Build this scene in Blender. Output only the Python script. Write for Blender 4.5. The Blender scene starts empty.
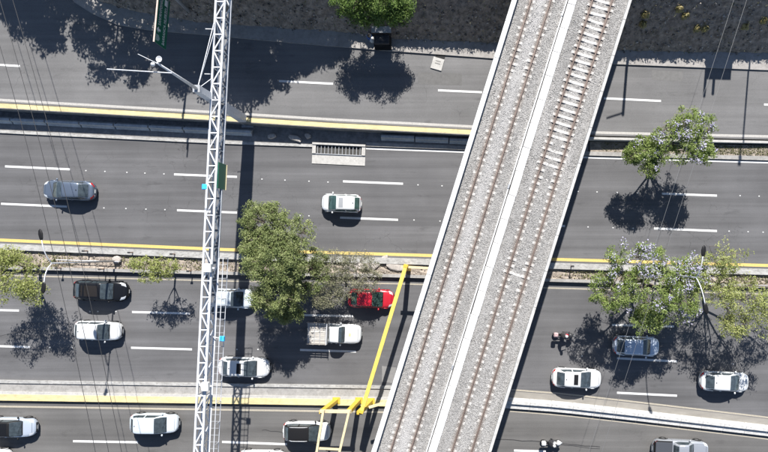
import bpy, bmesh, math, random
import numpy as np
from mathutils import Vector, Matrix, Quaternion
R = math.radians
# ------------------------------------------------------------------ camera, sky, sun, exposure
S = 10.6                     # pixels of the photograph per metre on the carriageway
CAMH = 55.0
NX, NY = 445.0, 250.0        # the point straight below the drone
CX, CY = (NX-384)/S, (226-NY)/S
scene = bpy.context.scene
cd = bpy.data.cameras.new('camera'); cam = bpy.data.objects.new('camera', cd)
scene.collection.objects.link(cam); scene.camera = cam
cam.location = (CX, CY, CAMH); cam.rotation_euler = (0, 0, 0)
cd.sensor_width = 36.0; cd.lens = S*CAMH/768*36
cd.shift_x = -(NX-384)/768; cd.shift_y = (NY-226)/768
cd.clip_start = 0.5; cd.clip_end = 5000
K = 1.08; SD = -0.08         # shadow length per metre of height, sideways drift
sun_dir = Vector((SD*K, -K, -1.0)).normalized()
world = bpy.data.worlds.new('World'); scene.world = world; world.use_nodes = True
wn = world.node_tree.nodes; wl = world.node_tree.links
sky = wn.new('ShaderNodeTexSky'); sky.sky_type = 'NISHITA'; sky.sun_disc = False
sky.sun_elevation = math.asin(-sun_dir.z); sky.sun_rotation = math.atan2(-sun_dir.x, -sun_dir.y)
sky.dust_density = 2.0; sky.altitude = 2200
bg = wn['Background']; bg.inputs[1].default_value = 0.066
wl.new(sky.outputs[0], bg.inputs[0])
sl = bpy.data.lights.new('sun', 'SUN'); sl.energy = 4.3; sl.angle = R(0.53); sl.color = (1, .965, .915)
so = bpy.data.objects.new('sun', sl); scene.collection.objects.link(so)
so.location = (0, 30, 80); so.rotation_euler = sun_dir.to_track_quat('-Z', 'Y').to_euler()
vs = scene.view_settings; vs.view_transform = 'Standard'; vs.look = 'None'; vs.gamma = 1.0
vs.exposure = 1.16; vs.use_curve_mapping = False
try: scene.cycles.max_bounces = 6
except Exception: pass

rng = random.Random(7); nrng = np.random.default_rng(11)
C = scene.collection
def P(px, py, z=0.0):
    """pixel of the photograph + known height above the carriageway -> world point"""
    f = (CAMH-z)/CAMH
    return Vector((CX+(px-NX)/S*f, CY+(NY-py)/S*f, z))
def PL(px, py, z=0.0):
    """plan position given in ground-level pixels, at height z"""
    return Vector(((px-384)/S, (226-py)/S, z))
def lerp(x, pts): return float(np.interp(x, [p[0] for p in pts], [p[1] for p in pts]))

# ------------------------------------------------------------------ materials
MATS = {}
def nodes(m): return m.node_tree.nodes, m.node_tree.links
def mat(name, col, rough=.6, metal=0., var=0., vs_=3., bump=0., bs=30., coat=0., dirt=0., emis=None, stretch=(1, 1, 1), spec=.5):
    if name in MATS: return MATS[name]
    m = bpy.data.materials.new(name); m.use_nodes = True; n, l = nodes(m)
    b = n['Principled BSDF']; b.inputs['Roughness'].default_value = rough; b.inputs['Metallic'].default_value = metal
    b.inputs['Base Color'].default_value = (*col, 1); b.inputs['Specular IOR Level'].default_value = spec
    if coat: b.inputs['Coat Weight'].default_value = coat; b.inputs['Coat Roughness'].default_value = .06
    tc = n.new('ShaderNodeTexCoord'); mp = n.new('ShaderNodeMapping'); mp.inputs['Scale'].default_value = stretch
    l.new(tc.outputs['Object'], mp.inputs[0])
    out = None
    if var:
        t = n.new('ShaderNodeTexNoise'); t.inputs['Scale'].default_value = vs_; t.inputs['Detail'].default_value = 8; t.inputs['Roughness'].default_value = .65
        l.new(mp.outputs[0], t.inputs['Vector'])
        r = n.new('ShaderNodeMapRange'); r.inputs['From Min'].default_value = .3; r.inputs['From Max'].default_value = .7
        r.inputs['To Min'].default_value = 1-var; r.inputs['To Max'].default_value = 1+var
        l.new(t.outputs['Fac'], r.inputs['Value'])
        h = n.new('ShaderNodeMix'); h.data_type = 'RGBA'; h.blend_type = 'MULTIPLY'; h.inputs['Factor'].default_value = 1
        h.inputs['A'].default_value = (*col, 1); l.new(r.outputs[0], h.inputs['B']); out = h.outputs['Result']
    if dirt:
        t2 = n.new('ShaderNodeTexNoise'); t2.inputs['Scale'].default_value = vs_*3.1; t2.inputs['Detail'].default_value = 10; t2.inputs['Roughness'].default_value = .75
        l.new(mp.outputs[0], t2.inputs['Vector'])
        r2 = n.new('ShaderNodeMapRange'); r2.inputs['From Min'].default_value = .48; r2.inputs['From Max'].default_value = .68
        r2.inputs['To Max'].default_value = dirt
        l.new(t2.outputs['Fac'], r2.inputs['Value'])
        h2 = n.new('ShaderNodeMix'); h2.data_type = 'RGBA'; l.new(r2.outputs[0], h2.inputs['Factor'])
        if out: l.new(out, h2.inputs['A'])
        else: h2.inputs['A'].default_value = (*col, 1)
        h2.inputs['B'].default_value = (.11, .10, .09, 1); out = h2.outputs['Result']
    if out: l.new(out, b.inputs['Base Color'])
    if bump:
        t3 = n.new('ShaderNodeTexNoise'); t3.inputs['Scale'].default_value = bs; t3.inputs['Detail'].default_value = 6
        l.new(tc.outputs['Object'], t3.inputs['Vector'])
        bp = n.new('ShaderNodeBump'); bp.inputs['Strength'].default_value = bump; bp.inputs['Distance'].default_value = .05
        l.new(t3.outputs['Fac'], bp.inputs['Height']); l.new(bp.outputs[0], b.inputs['Normal'])
    if emis: b.inputs['Emission Color'].default_value = (*col, 1); b.inputs['Emission Strength'].default_value = emis
    MATS[name] = m; return m

def asphalt(name, col, streak=.26, patch=.16):
    m = bpy.data.materials.new(name); m.use_nodes = True; n, l = nodes(m); b = n['Principled BSDF']
    b.inputs['Roughness'].default_value = .85; b.inputs['Specular IOR Level'].default_value = .3
    tc = n.new('ShaderNodeTexCoord')
    def noise(scale, det, st, lo, hi, f0=.3, f1=.7, ro=.6):
        mp = n.new('ShaderNodeMapping'); mp.inputs['Scale'].default_value = st; l.new(tc.outputs['Object'], mp.inputs[0])
        t = n.new('ShaderNodeTexNoise'); t.inputs['Scale'].default_value = scale; t.inputs['Detail'].default_value = det; t.inputs['Roughness'].default_value = ro
        l.new(mp.outputs[0], t.inputs['Vector'])
        r = n.new('ShaderNodeMapRange'); r.inputs['From Min'].default_value = f0; r.inputs['From Max'].default_value = f1
        r.inputs['To Min'].default_value = lo; r.inputs['To Max'].default_value = hi; l.new(t.outputs['Fac'], r.inputs['Value'])
        return r.outputs[0], t.outputs['Fac']
    def mul(a, c):
        h = n.new('ShaderNodeMath'); h.operation = 'MULTIPLY'; l.new(a, h.inputs[0]); l.new(c, h.inputs[1]); return h.outputs[0]
    s1, _ = noise(1.0, 5, (.018, .75, 1), 1-streak, 1+streak)
    s2, _ = noise(1.0, 3, (.05, 3.2, 1), 1-.07, 1+.07)
    p1, _ = noise(.16, 6, (1, 1, 1), 1-patch, 1+patch)
    g1, gf = noise(14, 4, (1, 1, 1), .86, 1.14, ro=.8)
    oil, _ = noise(1.1, 7, (.35, 1, 1), 1, .78, .60, .72)
    v = mul(mul(mul(mul(s1, s2), p1), g1), oil)
    # fine cracks, only in worn areas
    vo = n.new('ShaderNodeTexVoronoi'); vo.feature = 'DISTANCE_TO_EDGE'; vo.inputs['Scale'].default_value = .45
    wv = n.new('ShaderNodeMapping'); l.new(tc.outputs['Object'], wv.inputs[0])
    ad = n.new('ShaderNodeVectorMath'); ad.operation = 'ADD'; l.new(wv.outputs[0], ad.inputs[0])
    nz = n.new('ShaderNodeTexNoise'); nz.inputs['Scale'].default_value = 1.6; nz.inputs['Detail'].default_value = 5; l.new(tc.outputs['Object'], nz.inputs['Vector'])
    l.new(nz.outputs['Color'], ad.inputs[1]); l.new(ad.outputs[0], vo.inputs['Vector'])
    cr = n.new('ShaderNodeMapRange'); cr.inputs['From Max'].default_value = .012; cr.inputs['To Min'].default_value = .62; cr.inputs['To Max'].default_value = 1
    l.new(vo.outputs['Distance'], cr.inputs['Value'])
    mk, _ = noise(.11, 3, (.5, 1, 1), 0, 1, .55, .62)
    mx = n.new('ShaderNodeMix'); mx.data_type = 'FLOAT'; l.new(mk, mx.inputs['Factor']); mx.inputs['A'].default_value = 1; l.new(cr.outputs[0], mx.inputs['B'])
    v = mul(v, mx.outputs['Result'])
    h = n.new('ShaderNodeMix'); h.data_type = 'RGBA'; h.blend_type = 'MULTIPLY'; h.inputs['Factor'].default_value = 1
    h.inputs['A'].default_value = (*col, 1); l.new(v, h.inputs['B']); l.new(h.outputs['Result'], b.inputs['Base Color'])
    bp = n.new('ShaderNodeBump'); bp.inputs['Strength'].default_value = .25; bp.inputs['Distance'].default_value = .02
    l.new(gf, bp.inputs['Height']); l.new(bp.outputs[0], b.inputs['Normal'])
    MATS[name] = m; return m

def paint(name, col, wear=.5, scale=6.):
    """road paint worn through to the asphalt"""
    m = mat(name, col, .7, var=.08, vs_=scale); n, l = nodes(m); b = n['Principled BSDF']
    src = b.inputs['Base Color'].links[0].from_socket
    tc = n['Texture Coordinate']; t = n.new('ShaderNodeTexNoise'); t.inputs['Scale'].default_value = scale*2; t.inputs['Detail'].default_value = 10; t.inputs['Roughness'].default_value = .8
    l.new(tc.outputs['Object'], t.inputs['Vector'])
    r = n.new('ShaderNodeMapRange'); r.inputs['From Min'].default_value = .50; r.inputs['From Max'].default_value = .66; r.inputs['To Max'].default_value = wear
    l.new(t.outputs['Fac'], r.inputs['Value'])
    h = n.new('ShaderNodeMix'); h.data_type = 'RGBA'; l.new(r.outputs[0], h.inputs['Factor']); l.new(src, h.inputs['A']); h.inputs['B'].default_value = (.12, .115, .11, 1)
    l.new(h.outputs['Result'], b.inputs['Base Color']); return m

def leafmat(name, cols, trans=.42):
    """leaf colours picked from a per-leaf random value"""
    m = bpy.data.materials.new(name); m.use_nodes = True; n, l = nodes(m); b = n['Principled BSDF']
    b.inputs['Roughness'].default_value = .55; b.inputs['Specular IOR Level'].default_value = .25
    a = n.new('ShaderNodeAttribute'); a.attribute_name = 'tint'
    cr = n.new('ShaderNodeValToRGB'); e = cr.color_ramp.elements
    for i, c in enumerate(cols):
        p = i/(len(cols)-1)
        if i < 2: e[i].position = p; e[i].color = (*c, 1)
        else: q = e.new(p); q.color = (*c, 1)
    if len(cols) > 2:   # elements sort by position: rewrite them in order
        for i, c in enumerate(cols): e[i].position = i/(len(cols)-1)
        for i, c in enumerate(cols): e[i].color = (*c, 1)
    l.new(a.outputs['Fac'], cr.inputs[0]); l.new(cr.outputs[0], b.inputs['Base Color'])
    tr = n.new('ShaderNodeBsdfTranslucent'); l.new(cr.outputs[0], tr.inputs[0])
    mx = n.new('ShaderNodeMixShader'); mx.inputs[0].default_value = trans
    l.new(b.outputs[0], mx.inputs[1]); l.new(tr.outputs[0], mx.inputs[2]); l.new(mx.outputs[0], n['Material Output'].inputs[0])
    MATS[name] = m; return m

M_road = asphalt('asphalt_main', (.105, .104, .107))
M_road_n = asphalt('asphalt_side', (.138, .136, .136), .18, .16)
M_road_s = asphalt('asphalt_lower', (.108, .105, .102), .2, .14)
M_white = paint('white_paint', (.60, .60, .59), .55)
M_yellow = paint('yellow_paint', (.55, .41, .13), .65)
M_cream = paint('faded_cream_paint', (.36, .325, .26), .8)
M_conc = mat('concrete', (.29, .28, .265), .85, var=.22, vs_=1.2, dirt=.5, bump=.3, bs=25)
M_concw = mat('pale_concrete', (.40, .39, .37), .8, var=.12, vs_=1.6, dirt=.35, bump=.2, bs=30)
M_concd = mat('dark_concrete', (.20, .195, .19), .9, var=.3, vs_=1.5, dirt=.6, bump=.3, bs=25)
M_ykerb = mat('yellow_kerb_paint', (.56, .47, .25), .75, var=.18, vs_=2.2, dirt=.35, stretch=(.4, 1, 1))
M_wkerb = mat('white_kerb_paint', (.35, .345, .33), .75, var=.25, vs_=2.2, dirt=.75, stretch=(.5, 1, 1))
M_walk = mat('pavement_concrete', (.29, .275, .26), .88, var=.16, vs_=.9, dirt=.4, bump=.2, bs=20)
M_soil = mat('dry_soil', (.30, .255, .21), .95, var=.4, vs_=2.2, dirt=.55, bump=.8, bs=14)
M_bank = mat('dark_rock_soil', (.25, .205, .165), .95, var=.6, vs_=2.5, dirt=.3, bump=1.0, bs=9)
M_ground = mat('dusty_ground', (.22, .20, .17), .95, var=.3, vs_=.05)
M_steelw = mat('white_painted_steel', (.60, .61, .63), .45, var=.08, vs_=1.5, dirt=.25)
M_steel = mat('galvanised_steel', (.42, .43, .44), .45, .5, var=.12, vs_=2)
M_dsteel = mat('dark_steel', (.05, .05, .052), .5, .3, var=.2, vs_=3)
M_rust = mat('rusty_steel', (.16, .085, .05), .75, .3, var=.35, vs_=5)
M_rail = mat('rusty_rail', (.15, .112, .095), .6, .2, var=.25, vs_=.8)
M_gold = mat('golden_yellow_steel', (.62, .40, .04), .55, var=.14, vs_=2, dirt=.4)
M_lemon = mat('yellow_painted_steel', (.66, .50, .10), .55, var=.14, vs_=1.5, dirt=.4)
M_paleyel = mat('faded_yellow_steel', (.58, .49, .31), .6, var=.14, vs_=2, dirt=.35)
M_green = mat('green_sign_sheet', (.012, .13, .075), .4, var=.06, vs_=2)
M_blue = mat('blue_plastic', (.05, .42, .85), .4)
M_black = mat('black_plastic', (.012, .012, .013), .5, spec=.18)
M_tyre = mat('tyre_rubber', (.02, .02, .02), .85)
M_rim = mat('alloy_rim', (.45, .45, .46), .3, .8)
M_glass = mat('dark_car_glass', (.045, .058, .066), .10, var=.5, vs_=2.5, spec=.7, coat=.3)
M_lamp = mat('headlight_lens', (.62, .64, .66), .12, .3)
M_tail = mat('tail_light_lens', (.35, .012, .012), .15)
M_plate = mat('number_plate', (.62, .62, .60), .4)
M_bark = mat('bark', (.14, .115, .095), .9, var=.3, vs_=5)
M_barkg = mat('pale_bark', (.27, .25, .23), .9, var=.25, vs_=5)
M_ballast = None

# ------------------------------------------------------------------ mesh helpers
class MB:
    def __init__(s): s.v = []; s.f = []; s.sm = False
    def add(s, vs, fs):
        o = len(s.v); s.v += [tuple(v) for v in vs]; s.f += [tuple(i+o for i in f) for f in fs]; return s
    def box(s, c, d, rot=None, bev=0):
        hx, hy, hz = d[0]/2, d[1]/2, d[2]/2; c = Vector(c)
        if bev:
            b = bev; vs = []
            for z, k in ((-hz, b), (-hz+b, 0), (hz-b, 0), (hz, b)):
                x, y = hx-k, hy-k
                for a, q in ((x-b, -y), (x, -y+b), (x, y-b), (x-b, y), (-x+b, y), (-x, y-b), (-x, -y+b), (-x+b, -y)): vs.append(Vector((a, q, z)))
            fs = [tuple(range(7, -1, -1)), tuple(range(24, 32))]
            for r in range(3):
                for i in range(8): fs.append((r*8+i, r*8+(i+1) % 8, r*8+8+(i+1) % 8, r*8+8+i))
        else:
            vs = [Vector((x, y, z)) for z in (-hz, hz) for x, y in ((-hx, -hy), (hx, -hy), (hx, hy), (-hx, hy))]
            fs = [(3, 2, 1, 0), (4, 5, 6, 7), (0, 1, 5, 4), (1, 2, 6, 5), (2, 3, 7, 6), (3, 0, 4, 7)]
        if rot is not None: vs = [rot @ v for v in vs]
        return s.add([v+c for v in vs], fs)
    def bar(s, a, b, w, h=None, up=(0, 0, 1)):
        a = Vector(a); b = Vector(b); h = h or w; d = (b-a); L = d.length
        if L < 1e-6: return s
        d /= L; u = Vector(up)
        if abs(d.dot(u)) > .98: u = Vector((0, 1, 0))
        y = u.cross(d).normalized(); z = d.cross(y)
        rot = Matrix((d, y, z)).transposed()
        return s.box((a+b)/2, (L, w, h), rot)
    def tube(s, pts, r, n=8, cap=True):
        pts = [Vector(p) for p in pts]; rs = r if isinstance(r, (list, tuple)) else [r]*len(pts)
        rings = []; prev = None
        for i, p in enumerate(pts):
            d = (pts[min(i+1, len(pts)-1)]-pts[max(i-1, 0)])
            d = d.normalized() if d.length > 1e-9 else Vector((0, 0, 1))
            u = prev if prev is not None else (Vector((0, 0, 1)) if abs(d.z) < .9 else Vector((1, 0, 0)))
            x = (u - d*u.dot(d))
            if x.length < 1e-4: x = Vector((1, 0, 0)).cross(d)
            x.normalize(); y = d.cross(x); prev = x
            rings.append([p+(x*math.cos(t)+y*math.sin(t))*rs[i] for t in [2*math.pi*k/n for k in range(n)]])
        vs = [q for rg in rings for q in rg]; fs = []
        for i in range(len(pts)-1):
            for k in range(n): fs.append((i*n+k, i*n+(k+1) % n, (i+1)*n+(k+1) % n, (i+1)*n+k))
        if cap: fs.append(tuple(range(n-1, -1, -1))); fs.append(tuple((len(pts)-1)*n+k for k in range(n)))
        return s.add(vs, fs)
    def lathe(s, prof, c=(0, 0, 0), axis='z', n=20):
        vs = []; fs = []; c = Vector(c); m = len(prof)
        for k in range(n):
            t = 2*math.pi*k/n
            for r, h in prof:
                p = (r*math.cos(t), r*math.sin(t), h)
                if axis == 'y': p = (p[0], p[2], p[1])
                if axis == 'x': p = (p[2], p[0], p[1])
                vs.append(c+Vector(p))
        for k in range(n):
            for j in range(m-1): fs.append((k*m+j, ((k+1) % n)*m+j, ((k+1) % n)*m+j+1, k*m+j+1))
        return s.add(vs, fs)
    def mesh(s, name, smooth=False, angle=None):
        me = bpy.data.meshes.new(name); me.from_pydata(s.v, [], s.f)
        bm = bmesh.new(); bm.from_mesh(me); bmesh.ops.recalc_face_normals(bm, faces=bm.faces); bm.to_mesh(me); bm.free()
        if smooth:
            for p in me.polygons: p.use_smooth = True
            if angle: 
                try: me.set_sharp_from_angle(angle=R(angle))
                except Exception: pass
        return me
    def build(s, name, m, parent=None, smooth=False, angle=None):
        return link(name, s.mesh(name, smooth, angle), m, parent)
def link(name, me, m, parent=None):
    if m is not None and not me.materials: me.materials.append(m)
    o = bpy.data.objects.new(name, me); C.objects.link(o)
    if parent is not None: o.parent = parent
    return o
def share(name, src, parent=None, loc=None, rz=0, scale=None):
    o = bpy.data.objects.new(name, src.data if hasattr(src, 'data') else src); C.objects.link(o)
    if parent is not None: o.parent = parent
    if loc is not None: o.location = loc
    o.rotation_euler = (0, 0, rz)
    if scale: o.scale = scale
    return o
def empty(name, loc=(0, 0, 0), rz=0):
    o = bpy.data.objects.new(name, None); C.objects.link(o); o.location = loc; o.rotation_euler = (0, 0, rz); o.empty_display_size = .3; return o
def tag(o, label, cat, group=None):
    o['label'] = label; o['category'] = cat
    if group: o['group'] = group
    return o
def struct(o): o['kind'] = 'structure'; return o
def strip(xs, top, bot, ztop, zbot=None, ny=1, skirt=0.0):
    """sheet that follows the road: top/bot give pixel rows for a pixel column, z gives heights"""
    mb = MB(); zbot = zbot or ztop; n = len(xs); vs = []
    for x in xs:
        for j in range(ny+1):
            t = j/ny; z = ztop(x)*(1-t)+zbot(x)*t; vs.append(P(x, top(x)*(1-t)+bot(x)*t, z))
    fs = [(i*(ny+1)+j, i*(ny+1)+j+1, (i+1)*(ny+1)+j+1, (i+1)*(ny+1)+j) for i in range(n-1) for j in range(ny)]
    mb.add(vs, fs)
    if skirt:
        a = [vs[i*(ny+1)] for i in range(n)]; b = [vs[i*(ny+1)+ny] for i in range(n)]
        for line in (a, b):
            lo = [Vector((p.x, p.y, p.z-skirt)) for p in line]
            mb.add(list(line)+lo, [(i, i+1, n+i+1, n+i) for i in range(n-1)])
        for i in (0, n-1):
            q = [a[i], b[i], b[i]-Vector((0, 0, skirt)), a[i]-Vector((0, 0, skirt))]; mb.add(q, [(0, 1, 2, 3)])
    return mb
def cz(z): return lambda x: z
def XS(a, b, st=25): 
    n = max(2, int(abs(b-a)/st)+1); return list(np.linspace(a, b, n))
X0, X1 = -420, 1240

# ------------------------------------------------------------------ road lines (pixel column -> pixel row)
zN = lambda x: lerp(x, [(-420, 1.75), (0, 1.5), (470, 1.15), (600, .75), (768, .35), (1240, .3)])
yel_n = lambda x: lerp(x, [(-420, 80), (-150, 96.5), (0, 105.5), (210, 117.5), (330, 125), (470, 132), (590, 138), (768, 142), (1240, 153)])
wht_n = lambda x: lerp(x, [(-420, 109), (0, 131.5), (215, 142), (465, 151), (585, 156.5), (768, 161.5), (1240, 175)])
yel_m = lambda x: lerp(x, [(-420, 221), (0, 240), (235, 250), (380, 254), (560, 259.5), (768, 265.5), (1240, 279)])
tan_m = lambda x: lerp(x, [(-420, 260), (0, 275), (235, 281), (380, 283), (560, 288), (768, 294), (1240, 307)])
wht_s = lambda x: lerp(x, [(-420, 372), (0, 381.5), (370, 387), (560, 390)])
yel_s = lambda x: lerp(x, [(-420, 385), (0, 397), (370, 402.5), (420, 403.5)])
bar_s = lambda x: lerp(x, [(380, 396), (500, 400.5), (560, 405), (640, 414), (768, 429), (1000, 462), (1240, 500)])

# the ground everywhere
g = MB().add([(-1500, -1500, -.6), (1500, -1500, -.6), (1500, 1500, -.6), (-1500, 1500, -.6)], [(0, 1, 2, 3)])
struct(g.build('ground', M_ground))
# main carriageways: one sheet under both directions
xs = XS(X0, X1, 20)
highway = struct(strip(xs, lambda x: yel_n(x)+4, lambda x: lerp(x, [(X0, 398), (0, 399), (420, 404), (500, 403), (640, 415), (768, 430), (1240, 501)]), cz(0), ny=6, skirt=.5).build('highway', M_road))
lower_road = struct(strip(xs, lambda x: lerp(x, [(X0, 398), (0, 399), (420, 404), (500, 403), (640, 415), (768, 430), (1240, 501)]), lambda x: 640, cz(0), ny=6, skirt=.5).build('side_road', M_road_s))
kerb_n = lambda x: lerp(x, [(60, -40), (66, -10), (74, 2), (92, 13.5), (117, 24.5), (149, 30), (198, 34), (240, 38), (300, 43.5), (380, 50), (420, 53), (496, 58.5), (615, 64), (768, 70), (1240, 84)])
walk_n = lambda x: lerp(x, [(66, -80), (95, 0), (120, 8.5), (149, 14), (198, 23), (260, 27), (350, 33.5), (395, 40), (496, 44), (620, 51.5), (768, 54), (1240, 64)])
upper_road = struct(strip(xs, lambda x: -200 if x < 62 else kerb_n(x)-6, lambda x: yel_n(x)-2.6, zN, ny=5, skirt=.6).build('side_road', M_road_n))
# junction arm running north, under the wires
struct(strip(XS(X0, 110, 30), cz(-900), cz(-190), lambda x: zN(x)-.01, skirt=.4).build('side_road', M_road_n))
# far land on both sides
struct(strip(XS(X0-900, X1+900, 200), cz(640), cz(2200), cz(-.02)).build('ground', M_ground))

# ------------------------------------------------------------------ upper pavement, embankment
pave = struct(strip([66, 70, 74, 82, 92, 104, 117, 132, 149, 170, 198, 240, 300, 350, 380, 395, 420, 460, 496, 560, 615, 700, 768, 900, 1240], lambda x: walk_n(x)-3, kerb_n, lambda x: zN(x)+.13, ny=2, skirt=.4).build('pavement', M_walk))
for a, b in ((300, 302), (420, 422), (500, 502), (640, 642), (700, 702), (745, 747)): pass
def bank():
    toe = [(62, -420), (66, -200), (76, -60), (95, 0), (120, 8.5), (149, 14), (198, 23), (260, 27), (350, 33.5), (395, 40), (496, 44), (620, 51.5), (768, 54), (1000, 59), (1240, 64)]
    pts = [P(x, y, zN(x)+.13) for x, y in toe]
    dense = []
    for a, b in zip(pts[:-1], pts[1:]):
        n = max(1, int((b-a).length/.35))
        for i in range(n): dense.append(a.lerp(b, i/n))
    dense.append(pts[-1]); N = len(dense)
    nor = []
    for i in range(N):
        d = dense[min(i+6, N-1)]-dense[max(i-6, 0)]; d.z = 0; d.normalize(); nor.append(Vector((-d.y, d.x, 0)))
    rows = []; NR = 22; RUN = 4.0; RISE = 4.2
    from mathutils import noise as mn
    for j in range(NR+1):
        t = j/NR; row = []
        for i in range(N):
            p = dense[i]+nor[i]*(RUN*t)+Vector((0, 0, RISE*t))
            q = p*.9; a = mn.noise(q)*.16+mn.noise(q*2.9)*.10+mn.noise(q*7)*.05
            if j == 0: p = p+Vector((0, 0, -.2))
            elif j < NR: p = p+nor[i]*a+Vector((0, 0, -a*.4))
            row.append(p)
        rows.append(row)
    mb = MB(); vs = [p for r in rows for p in r]
    fs = [(j*N+i, j*N+i+1, (j+1)*N+i+1, (j+1)*N+i) for j in range(NR) for i in range(N-1)]
    mb.add(vs, fs)
    top = rows[-1]
    mb.add(top+[Vector((max(p.x, -25), 160, p.z+1)) for p in top], [(i, i+1, N+i+1, N+i) for i in range(N-1)])
    o = mb.build('embankment', M_bank, smooth=True); struct(o)
    return dense, nor
toe_pts, toe_nor = bank()
def stones_mesh(name, cs, sz, m, parent=None, flat=.7, stuff=True):
    """many small angular stones joined"""
    n = len(cs); base = np.array([(1, 0, 0), (-1, 0, 0), (0, 1, 0), (0, -1, 0), (0, 0, 1), (0, 0, -1)], float)
    F = np.array([(0, 2, 4), (2, 1, 4), (1, 3, 4), (3, 0, 4), (2, 0, 5), (1, 2, 5), (3, 1, 5), (0, 3, 5)])
    ang = nrng.random(n)*6.28; s = np.array(sz)[:, None, None]
    v = base[None]*(0.6+.8*nrng.random((n, 6, 1))); v = v+nrng.normal(0, .18, v.shape); v[:, :, 2] *= flat
    ca, sa = np.cos(ang)[:, None], np.sin(ang)[:, None]
    x = v[:, :, 0]*ca-v[:, :, 1]*sa; y = v[:, :, 0]*sa+v[:, :, 1]*ca
    tilt = nrng.normal(0, .35, (n, 1)); z = v[:, :, 2]+x*tilt
    v = np.stack([x, y, z], -1)*s+np.array(cs)[:, None, :]
    f = (F[None]+(np.arange(n)*6)[:, None, None]).reshape(-1, 3)
    me = bpy.data.meshes.new(name); me.vertices.add(n*6); me.vertices.foreach_set('co', v.reshape(-1))
    me.loops.add(f.size); me.loops.foreach_set('vertex_index', f.reshape(-1)); me.polygons.add(len(f))
    me.polygons.foreach_set('loop_start', np.arange(0, f.size, 3)); me.update(); me.validate()
    at = me.attributes.new('tint', 'FLOAT', 'POINT'); at.data.foreach_set('value', np.repeat(nrng.random(n), 6))
    o = link(name, me, m, parent)
    if stuff: o['kind'] = 'stuff'
    return o
def tintmat(name, a, b, rough=.9):
    m = bpy.data.materials.new(name); m.use_nodes = True; n, l = nodes(m); p = n['Principled BSDF']; p.inputs['Roughness'].default_value = rough
    at = n.new('ShaderNodeAttribute'); at.attribute_name = 'tint'; cr = n.new('ShaderNodeValToRGB')
    cr.color_ramp.elements[0].color = (*a, 1); cr.color_ramp.elements[1].color = (*b, 1)
    l.new(at.outputs['Fac'], cr.inputs[0]); l.new(cr.outputs[0], p.inputs['Base Color']); MATS[name] = m; return m
M_stone = tintmat('volcanic_stones', (.08, .07, .06), (.48, .42, .36))
M_bal_st = tintmat('ballast_stones', (.19, .184, .176), (.42, .41, .395))
M_straw = leafmat('dry_grass', [(.30, .24, .10), (.42, .36, .17), (.22, .22, .08)], .2)
cs = []; sz = []
for _ in range(5200):
    i = rng.randrange(30, len(toe_pts)); t = rng.random(); p = toe_pts[i]+toe_nor[i]*(4.0*t-.05)+Vector((rng.uniform(-.3, .3), rng.uniform(-.1, .1), 4.2*t))
    cs.append(p); sz.append(rng.choice((.04, .05, .06, .08, .1, .14)))
tag(stones_mesh('embankment_stones', cs, sz, M_stone), 'dark loose stones and rubble strewn over the shaded embankment', 'stones')

# ------------------------------------------------------------------ leaves
def quads_mesh(name, pos, nrm, length, width, tint, m, parent=None):
    """one bent quad for every leaf"""
    pos = np.asarray(pos, float); n = len(pos); nrm = np.asarray(nrm, float); nrm /= np.linalg.norm(nrm, axis=1)[:, None]
    r = nrng.normal(size=(n, 3)); u = r-nrm*(r*nrm).sum(1)[:, None]; u /= np.linalg.norm(u, axis=1)[:, None]; w = np.cross(nrm, u)
    L = (np.asarray(length)/2)[:, None]; Wd = (np.asarray(width)/2)[:, None]
    a = pos-u*L; b = pos+w*Wd-nrm*L*.05; c = pos+u*L-nrm*L*.35; d = pos-w*Wd-nrm*L*.05
    v = np.stack([a, b, c, d], 1).reshape(-1, 3); f = np.arange(n*4)
    me = bpy.data.meshes.new(name); me.vertices.add(n*4); me.vertices.foreach_set('co', v.reshape(-1))
    me.loops.add(n*4); me.loops.foreach_set('vertex_index', f); me.polygons.add(n); me.polygons.foreach_set('loop_start', np.arange(0, n*4, 4)); me.update(); me.validate()
    at = me.attributes.new('tint', 'FLOAT', 'POINT'); at.data.foreach_set('value', np.repeat(np.clip(tint, 0, 1), 4))
    return link(name, me, m, parent)
M_leaf_j = leafmat('jacaranda_leaves', [(.15, .21, .05), (.24, .31, .09), (.36, .42, .16)])
M_leaf_s = leafmat('sparse_leaves', [(.23, .26, .075), (.34, .38, .13), (.46, .47, .20)])
M_leaf_d = leafmat('dark_green_leaves', [(.13, .165, .06), (.22, .265, .10), (.36, .39, .18)])
M_leaf_n = leafmat('bright_green_leaves', [(.08, .14, .03), (.14, .22, .05), (.24, .33, .10)])
M_leaf_g = leafmat('greyish_leaves', [(.15, .16, .09), (.25, .25, .16), (.34, .32, .22)])
M_lilac = leafmat('lilac_blossom', [(.36, .33, .48), (.48, .46, .60), (.62, .60, .70)], .3)
M_gleaf = leafmat('grass_blades', [(.10, .12, .04), (.17, .18, .07), (.27, .24, .12)], .2)

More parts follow.
